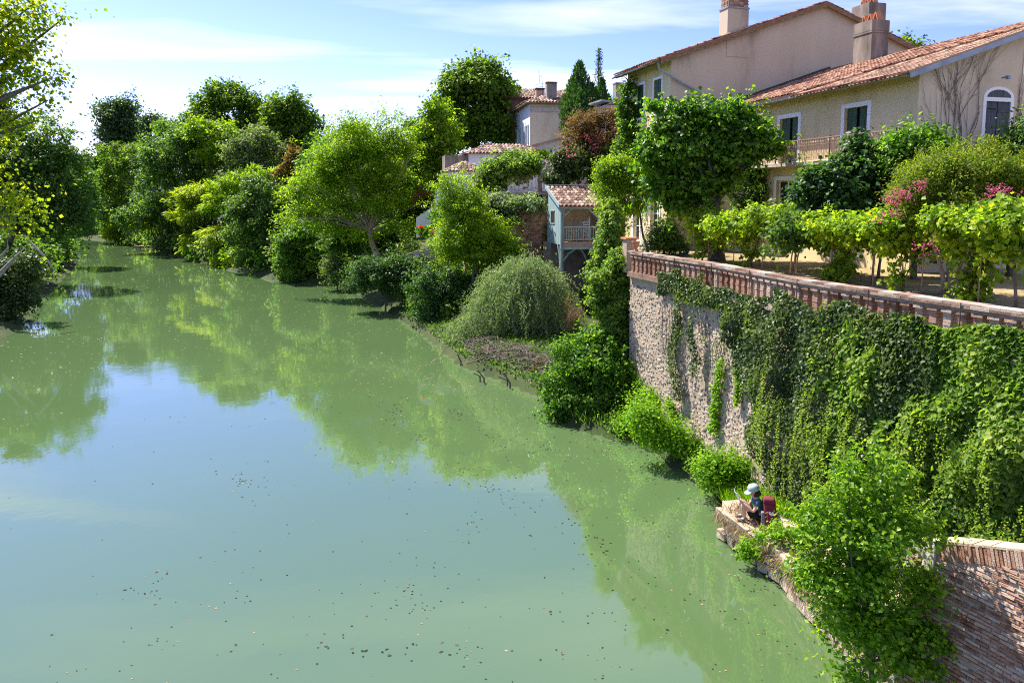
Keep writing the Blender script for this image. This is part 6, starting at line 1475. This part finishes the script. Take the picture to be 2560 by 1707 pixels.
ivy_mass('ivy_column', 'slim ivy pillar with yellow flowers rising above the coping beside the gallery', [(1528, 560, 20, 40), (1525, 600, 24, 40), (1515, 650, 30, 50), (1500, 690, 26, 40), (1530, 525, 8, 20)], 33.4, 15000, .12, 'leaf_hop', 142, low=.6)
ivy_mass('ivy_pergola', 'sunlit ivy roof of the pergola above the railing', [(1215, 440, 26, 20), (1255, 425, 40, 16), (1300, 415, 44, 16), (1280, 430, 50, 14), (1330, 420, 14, 12), (1205, 465, 18, 24), (1240, 480, 10, 40), (1290, 402, 18, 14)], 58.2, 15000, .22, 'leaf_hop', 143, low=.4)
ivy_mass('ivy_hedge', 'dark ivy hedge behind the gallery roof', [(1410, 430, 34, 36), (1450, 420, 40, 36), (1420, 405, 50, 20), (1500, 400, 46, 30), (1550, 375, 36, 30), (1500, 440, 50, 30), (1560, 410, 30, 40), (1390, 455, 28, 20)], 56.4, 22000, .20, 'leaf_ivy', 144, low=.5)
ivy_mass('ivy_hedge', 'ivy and weeds trailing over the top of the crumbling brick wall', [(1260, 515, 50, 26), (1315, 512, 50, 16), (1230, 540, 40, 40), (1270, 545, 30, 30), (1352, 530, 12, 40)], 54.6, 9000, .18, 'leaf_willow', 145, shell=.2, low=.5)
ivy_mass('ivy_climber', 'ivy climbing the left edge of the tall house', [(1570, 240, 16, 50), (1572, 320, 22, 60), (1580, 380, 30, 40), (1560, 390, 26, 40), (1600, 350, 14, 30), (1592, 300, 8, 50)], 48.5, 14000, .16, 'leaf_green', 146, low=.6)

# ------------------------------------------------------------------ bare creeper fanned over the gable
cg = thing('bare_creeper', 'leafless creeper stems fanned over the gable beside the arched window', 'creeper', HP(1.9, -.05, 10.2))
q = MB(); gq = random.Random(33)
def branch(s, z, ang, r, ln, dep):
    pts = [HP(s, -.04, z)]; rad = [r]
    for j in range(6):
        ang += gq.gauss(0, .10) + (.05 if ang < 1.57 else -.05) * 1; s += math.cos(ang) * ln / 6; z += math.sin(ang) * ln / 6
        if z > 14.1 + s * .32 or s < .06 or s > 6.4: break
        if 3.05 < s < 4.9 and z < 13.9: break
        pts.append(HP(s, -.035 - gq.uniform(0, .02), z)); rad.append(r * (1 - .11 * (j + 1)))
        if dep < 3 and j > 0 and gq.random() < .6: branch(s, z, ang + gq.choice((-1, 1)) * gq.uniform(.25, .6), r * .62, ln * gq.uniform(.5, .85), dep + 1)
    if len(pts) > 1: q.tube(pts, rad, 4, False)
for k in range(9): branch(1.75 + gq.uniform(-.5, .5), 10.0, 1.57 - (k - 4) * .16, .022, 3.6, 0)
for k in range(3): branch(4.95 + .12 * k, 11.8, 1.57 + .1 * k, .014, 1.9, 2)
q.build('stems', 'twig', cg, fixn=False)

# ------------------------------------------------------------------ plants at the wall foot and on the quay
ivy_mass('bank_weeds', 'bright weeds along the wall foot nearest the creeper dome', [(1600 + 195 * k_ / 15 + 14 * math.sin(k_ * 2.7), 1050 + 130 * k_ / 15 + 16 * math.sin(k_ * 5.1), 22 + 10 * math.sin(k_ * 3.3), 18 + 7 * math.sin(k_ * 4.7)) for k_ in range(16)], 25.4, 22000, .085, 'leaf_grass', 151, shell=.05, upb=.9, clump=.3, per=9)
ivy_mass('bank_weeds', 'mixed weeds with brown seed heads between the hiker and the wall', [(1765 + 230 * k_ / 17 + 16 * math.sin(k_ * 2.9), 1178 + 52 * k_ / 17 + 26 * math.sin(k_ * 4.3), 20 + 9 * math.sin(k_ * 3.7), 11 + 5 * math.sin(k_ * 5.3)) for k_ in range(18)], 22.4, 20000, .08, 'leaf_grass', 152, shell=.05, upb=.9, clump=.3, per=9)
def area(poly, n, seed, zf):
    g = np.random.default_rng(seed); poly = np.array(poly); lo, hi = poly.min(0), poly.max(0); p = lo + (hi - lo) * g.random((n * 3, 2)); p = p[inside(p[:, 0], p[:, 1], poly)][:n]; return np.c_[p, zf(p[:, 0], p[:, 1])]
gpl = area([(6.3, 22.6), (6.2, 20.6), (7.0, 19.6), (7.6, 18.6), (8.8, 17.5), (8.6, 19), (7.6, 21.5), (7.0, 23.5)], 5200, 153, lambda x, y: np.maximum(gheight(x, y) - .05, np.where(y < 20.4, QZ - .02, .3)))
grass('green_grass', 'tall fresh green grass behind the hiker', 'grass', gpl, .34, .022, 'leaf_grass', 154, .45, per=3)
gpl = area([(5.6, 19.8), (6.4, 17.2), (6.6, 15.5), (7.3, 15.6), (7.1, 17.4), (6.35, 20.1)], 380, 155, lambda x, y: np.full(len(x), QZ - .02))
grass('dry_grass', 'dry straw coloured grass matted over the quay edge', 'grass', gpl, .26, .014, 'leaf_dry', 156, 1.1, per=4)
ed = np.array([p + V3(-.06, 0, QZ - .03) for p, d in along(QF, .02, .0)]); g = np.random.default_rng(157); ed = np.repeat(ed, 4, 0) + g.normal(size=(len(ed) * 4, 3)) * np.array([.05, .05, .05])
n_ = len(ed); o = leaves('dry_grass', ed, np.c_[-.5 + g.normal(size=n_) * .3, -.2 + g.normal(size=n_) * .4, -.9 + g.normal(size=n_) * .35], nrm(g.normal(size=(n_, 3)) + V3(-1, 0, .3)), .38 * (.4 + g.random(n_)), .014, g.random(n_), 'leaf_dry'); tag(o, 'dry straw coloured grass hanging over the quay face', 'grass', None, 'stuff')
wp = []
for p, d in along([V3(x, y, 0) for x, y in RIGHT[5:9]], .06, 0):
    nn = V3(d[1], -d[0], 0)
    for q_ in range(3): c = p + nn * abs(g.normal()) * 1.1; wp.append((c[0], c[1], max(.05, gh(c[0], c[1])) - .02))
grass('shore_grass', 'rank grass fringing the shore around the creeper dome and the brushwood', 'grass', np.array(wp), .42, .03, 'leaf_green', 159, .6, per=5, spread=.22)
gc = area([(5.4, 27.2), (2.9, 29.6), (1.5, 34.4), (-2.7, 41.2), (-6.0, 51), (-8.5, 57), (-4, 57), (0, 53), (4.2, 50), (4.6, 31.5), (6.2, 27)], 9000, 163, lambda x, y: np.maximum(.03, gheight(x, y)))
n_ = len(gc); o = leaves('ground_cover', gc + g.normal(size=gc.shape) * V3(.05, .05, .03) + V3(0, 0, .05), np.c_[g.normal(size=(n_, 2)), .4 + .5 * g.random(n_)], nrm(np.c_[g.normal(size=(n_, 2)) * .5, np.ones(n_)]), .20 * (.5 + g.random(n_)), .10 * (.5 + g.random(n_)), g.random(n_) * (.3 + .7 * vnoise(gc[:, 0] + 40, gc[:, 1] + 40, 6)), 'leaf_green'); tag(o, 'low leafy ground cover on the bank behind the brushwood', 'ground cover', None, 'stuff')
gc = gc[g.random(n_) < .2]; n_ = len(gc); o = leaves('leaf_litter', gc + g.normal(size=gc.shape) * V3(.2, .2, .01) + V3(0, 0, .03), g.normal(size=(n_, 3)) * V3(1, 1, .2), np.tile(V3(0, 0, 1), (n_, 1)) + g.normal(size=(n_, 3)) * .2, .22, .05, g.random(n_), 'leaf_dry'); tag(o, 'dry leaf litter and twigs on the bank under the willow', 'leaf litter', None, 'stuff')
ivy_mass('quay_weed', 'fresh green weeds spreading over the quay top beside the backpack', [(1960, 1335, 40, 16), (2000, 1360, 40, 20), (1905, 1345, 16, 10), (2040, 1400, 40, 24)], 17.6, 4500, .07, 'leaf_grass', 164, shell=.05)
ivy_mass('quay_weed', 'small green weed tuft on the quay face above the water', [(1868, 1380, 26, 26), (1880, 1400, 20, 14)], 18.0, 1800, .07, 'leaf_grass', 158, shell=.1)
# alder sapling in front of the quay
SB = aty(2190, 1640, 12.4)
tree('alder_shrub', 'big sunlit alder shrub growing from the quay edge before the ivy wall', 'shrub', V3(SB[0], SB[1], .3), lobes_px([(2120, 1240, 60, 90), (2230, 1230, 50, 80), (2060, 1330, 70, 90), (2180, 1340, 110, 90), (2290, 1330, 60, 70), (2080, 1450, 90, 80), (2200, 1470, 120, 90), (2150, 1570, 110, 70), (2250, 1590, 100, 80), (2310, 1480, 50, 60), (2190, 1150, 26, 60), (2120, 1160, 20, 40), (2030, 1430, 50, 60), (2260, 1660, 90, 50), (2130, 1690, 60, 40)], 12.4), 18500, .09, 'leaf_alder', 161, .06, bark='twig', asp=.72, shell=.1, rough=.16, clump=.19, per=9, flat=.7, upb=.8, splits=3, droop=.2)
ivy_mass('bank_weeds', 'low weeds trailing over the foot of the brick abutment', [(2420, 1650, 60, 40), (2360, 1620, 40, 60), (2500, 1690, 60, 30)], 12.2, 3500, .06, 'leaf_alder', 162, shell=.1)

# ------------------------------------------------------------------ left bank
tpx('left_bank_tree', 'dark leafy tree on the left bank reflected in the river', 'tree', -20, 78, [(190, 560, 50, 40), (110, 580, 70, 36), (120, 360, 60, 70), (170, 420, 60, 60), (100, 440, 80, 80), (172, 500, 56, 60), (60, 380, 60, 70), (130, 540, 76, 50), (212, 520, 30, 34), (60, 520, 70, 70), (20, 460, 60, 90), (-60, 420, 90, 120)], 34000, .30, 'leaf_dark', 171, .4, shell=.4, rough=.14)
tpx('left_bank_tree', 'brighter green tree farther along the left bank beyond the dark one', 'tree', 60, 100, [(190, 470, 46, 50), (215, 520, 36, 40), (170, 430, 40, 46), (205, 570, 36, 30), (150, 540, 50, 50)], 16000, .32, 'leaf_green', 172, .3, shell=.4)
tpx('left_bank_tree', 'grey green feathery tree top behind the yellow poplar leaves', 'tree', -20, 84, [(20, 320, 50, 40), (40, 270, 24, 14), (-20, 280, 50, 50), (30, 240, 16, 10)], 7000, .26, 'leaf_greygreen', 173, .3, shell=.2, flat=.4)
tree('ivy_bush', 'dark ivy covered stump overhanging the water on the left bank', 'shrub', V3(-38.5, 56, .6), lobes_px([(30, 690, 66, 60), (60, 740, 40, 50), (10, 760, 60, 50), (-60, 720, 90, 90), (80, 650, 26, 30)], 55), 22000, .22, 'leaf_ivy', 174, .2, shell=.55, low=.6, splits=1)
q = MB()
for (a_, b_, c_) in (((-10, 690), (40, 640), (62, 620)), ((-10, 700), (30, 655), (45, 645)), ((-10, 655), (20, 620), (18, 600)), ((60, 590), (110, 640), (140, 680))): q.tube([aty(*a_, 53), aty(*b_, 53), aty(*c_, 53)], [.10, .07, .03], 6)
tag(q.build('bare_branches', 'wood_grey'), 'bare grey branches sticking out above the ivy covered stump', 'branch')
pb_ = V3(-20.5, 25.5, gh(-24, 25.5))
pb_ = V3(-14.6, 13.0, gh(-14.6, 13.0))
pt_, _c = tree('yellow_poplar', 'poplar with sunlit yellow green leaves leaning in from the left bank', 'tree', pb_, lobes_px([(30, 50, 66, 50), (50, 140, 60, 46), (110, 30, 32, 26), (10, 200, 50, 36), (145, 200, 36, 18), (95, 215, 30, 18), (128, 262, 18, 16), (-80, 120, 90, 120), (30, 312, 44, 14), (0, 380, 20, 40), (40, 500, 50, 30), (75, 550, 40, 22), (20, 575, 40, 26), (-60, 480, 60, 80), (85, 300, 30, 10), (155, 50, 10, 10), (-200, 200, 130, 150), (-210, 450, 120, 120), (-340, 320, 120, 200), (-260, 20, 110, 120), (-120, 330, 70, 90)], 14), 34000, .07, 'leaf_poplar', 175, .22, asp=.95, shell=.2, clump=.19, per=12, rough=.12, splits=1, droop=.5, spray=1.3)
# shrubs crowding the shore lines
def shore_shrubs(line, n, label, group, off, hmin, hmax, mats, seed, leafk=.0045):
    g = np.random.default_rng(seed); pts = [V3(x, y, 0) for x, y in line]; tot = sum(np.linalg.norm(b - a) for a, b in zip(pts[:-1], pts[1:]))
    w0 = min(2.2, tot / n * .4)
    for i_, (p, d) in enumerate(along(pts, tot / n, tot / n * .4)):
        nn = V3(d[1], -d[0], 0) * off; c = p + nn * (g.uniform(.6, 1.6) + w0); h = g.uniform(hmin, hmax); z = max(.2, gh(c[0], c[1])); w = min(2.6, tot / n * .8) * g.uniform(.7, 1.15)
        lob = [(c + V3(0, 0, z * .4 + h * .45), V3(w, w, h * .5)), (c + d * w * .5 + nn * .3 + V3(0, 0, z * .4 + h * .3), V3(w * .7, w * .7, h * .36)), (c - d * w * .4 - nn * .6 + V3(0, 0, h * .28), V3(w * .7, w * .7, h * .3)), (c + nn * 2 + V3(0, 0, z * .5 + h * .6), V3(w * .8, w * .8, h * .45))]
        lf = float(np.clip(leafk * np.linalg.norm(c), .15, .6))
        mk = mats[i_ % len(mats)]; tree('shore_shrub', label % {'leaf_green': 'mid green', 'leaf_dark': 'dark green', 'leaf_bright': 'yellow green', 'leaf_greygreen': 'grey green', 'leaf_poplar_far': 'bluish green'}[mk], 'shrub', V3(c[0], c[1], z), lob, 3600, lf, mats[i_ % len(mats)], seed + i_, .06, group=group, splits=1, low=.6)
shore_shrubs(RIGHT[10:17], 30, '%s leafy shrub crowding the right bank at the water line', 'shrubs along the right bank shore', 1, 2.0, 4.6, ('leaf_green', 'leaf_dark', 'leaf_bright', 'leaf_green', 'leaf_greygreen'), 300)
shore_shrubs(RIGHT[16:19], 9, '%s shrub on the shore at the river bend', 'shrubs at the river bend', 1, 3.0, 6.0, ('leaf_green', 'leaf_dark', 'leaf_poplar_far'), 340)
shore_shrubs(LEFT[2:6], 20, '%s leafy shrub along the left bank shore', 'shrubs along the left bank shore', 1, 2.2, 5.0, ('leaf_green', 'leaf_dark', 'leaf_dark'), 370)
# trees standing left of the frame, and the wooded slope beyond the bend
for i_, (x, y, h_) in enumerate(((-74, 66, 13), (-66, 48, 11), (-96, 96, 14), (-122, 126, 15), (-52, 30, 12))):
    z = gh(x, y); tree('left_bank_tree', ['round tree on the left bank behind the dark leafy one', 'broad tree on the left bank beside the ivy stump', 'tall tree along the left bank towards the bend', 'farthest tree of the left bank at the river bend', 'tree on the left bank behind the yellow poplar'][i_], 'tree', V3(x, y, z), [(V3(x, y, z + h_ * .62), V3(5, 5, h_ * .38)), (V3(x + 3, y - 1, z + h_ * .45), V3(3.6, 3.6, h_ * .3)), (V3(x - 3, y + 2, z + h_ * .5), V3(3.6, 3.6, h_ * .3))], 9000, .42, ('leaf_green', 'leaf_dark', 'leaf_green', 'leaf_plane', 'leaf_green')[i_], 180 + i_, .3)
g = np.random.default_rng(190); n_ = 26000
wx = g.uniform(-330, 60, n_); wy = 240 + 60 * g.random(n_) + np.where(wx > -20, 0, 0); wz = gheight(wx, wy) + g.random(n_) ** .7 * (9 + 7 * vnoise(wx * .08 + 60, wy * .02 + 60, 9))
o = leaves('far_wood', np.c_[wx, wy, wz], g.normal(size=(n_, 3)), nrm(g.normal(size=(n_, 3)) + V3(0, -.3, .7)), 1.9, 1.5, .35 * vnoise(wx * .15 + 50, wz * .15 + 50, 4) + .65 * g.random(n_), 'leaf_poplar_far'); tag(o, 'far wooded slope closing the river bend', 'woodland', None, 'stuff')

# ------------------------------------------------------------------ leaves drifting on the water
fl = []
for k in range(5):
    w_ = np.linspace(0, 2 * math.pi, 8)[:-1]; g_ = random.Random(k); q = MB(); q.v = [(0, 0, .012)] + [(math.cos(a) * g_.uniform(.7, 1.1), math.sin(a) * g_.uniform(.4, .7), g_.uniform(.002, .02)) for a in w_]; q.f = [(0, i, i % 7 + 1) for i in range(1, 8)]
    m_ = q.mesh('floating_leaf', 'leaf_float'); m_.attributes.new('rnd', 'FLOAT', 'FACE').data.foreach_set('value', [(.05, .1, .3, .55, .9)[k]] * 7); fl.append(m_)
g = np.random.default_rng(200)
def drift(n):
    """clusters strung along current lines"""
    out = []
    while len(out) < n:
        c = V3(g.uniform(-9, 6), 10 + 34 * g.random() ** 1.6, 0); k = int(g.integers(12, 40)) if g.random() < .22 else int(g.integers(1, 4)); ang = g.normal() * .4 + 2.0; ln = g.uniform(.2, 2.4)
        for j in range(k): out.append(c + V3(math.cos(ang), math.sin(ang), 0) * g.normal() * ln + V3(g.normal(), g.normal(), 0) * .18)
    p = np.array(out[:n]); return p[inside(p[:, 0], p[:, 1], POLY)]
big = drift(150)
for i_, p in enumerate(big):
    fk = int(g.choice(5, p=(.4, .25, .15, .12, .08)))
    o = link('floating_leaf', fl[fk], None, p + V3(0, 0, .004)); s_ = g.uniform(.028, .055); o.scale = (s_, s_, .2); o.rotation_euler = (0, 0, g.uniform(0, 6.28)); tag(o, '%s dead leaf floating on the open water of the river' % ('blackish', 'very dark', 'dark brown', 'brown', 'pale tan')[fk], 'leaf', 'dead leaves drifting on the river')
sm = np.concatenate([drift(1500), np.c_[g.uniform(-34, 6, 600), 10 + 60 * g.random(600), np.zeros(600)], np.c_[g.uniform(-75, -2, 2600), 40 + 100 * g.random(2600), np.zeros(2600)]])
sm = sm[inside(sm[:, 0], sm[:, 1], POLY)]; n_ = len(sm); sm[:, 2] = .006
dist = np.linalg.norm(sm, axis=1); sz_ = np.clip(.018 + .0012 * dist, .02, .16) * (.6 + .8 * g.random(n_)); ang = g.random(n_) * 6.28
rn_ = np.where(dist > 35, .8 + .2 * g.random(n_), g.random(n_) ** 1.8)
o = leaves('floating_specks', sm, np.c_[np.cos(ang), np.sin(ang), np.zeros(n_)], np.tile(V3(0, 0, 1), (n_, 1)), sz_ * 1.4, sz_, rn_, 'leaf_float', fold=.05); tag(o, 'countless specks of pollen and leaf litter on the water', 'leaf litter', None, 'stuff')
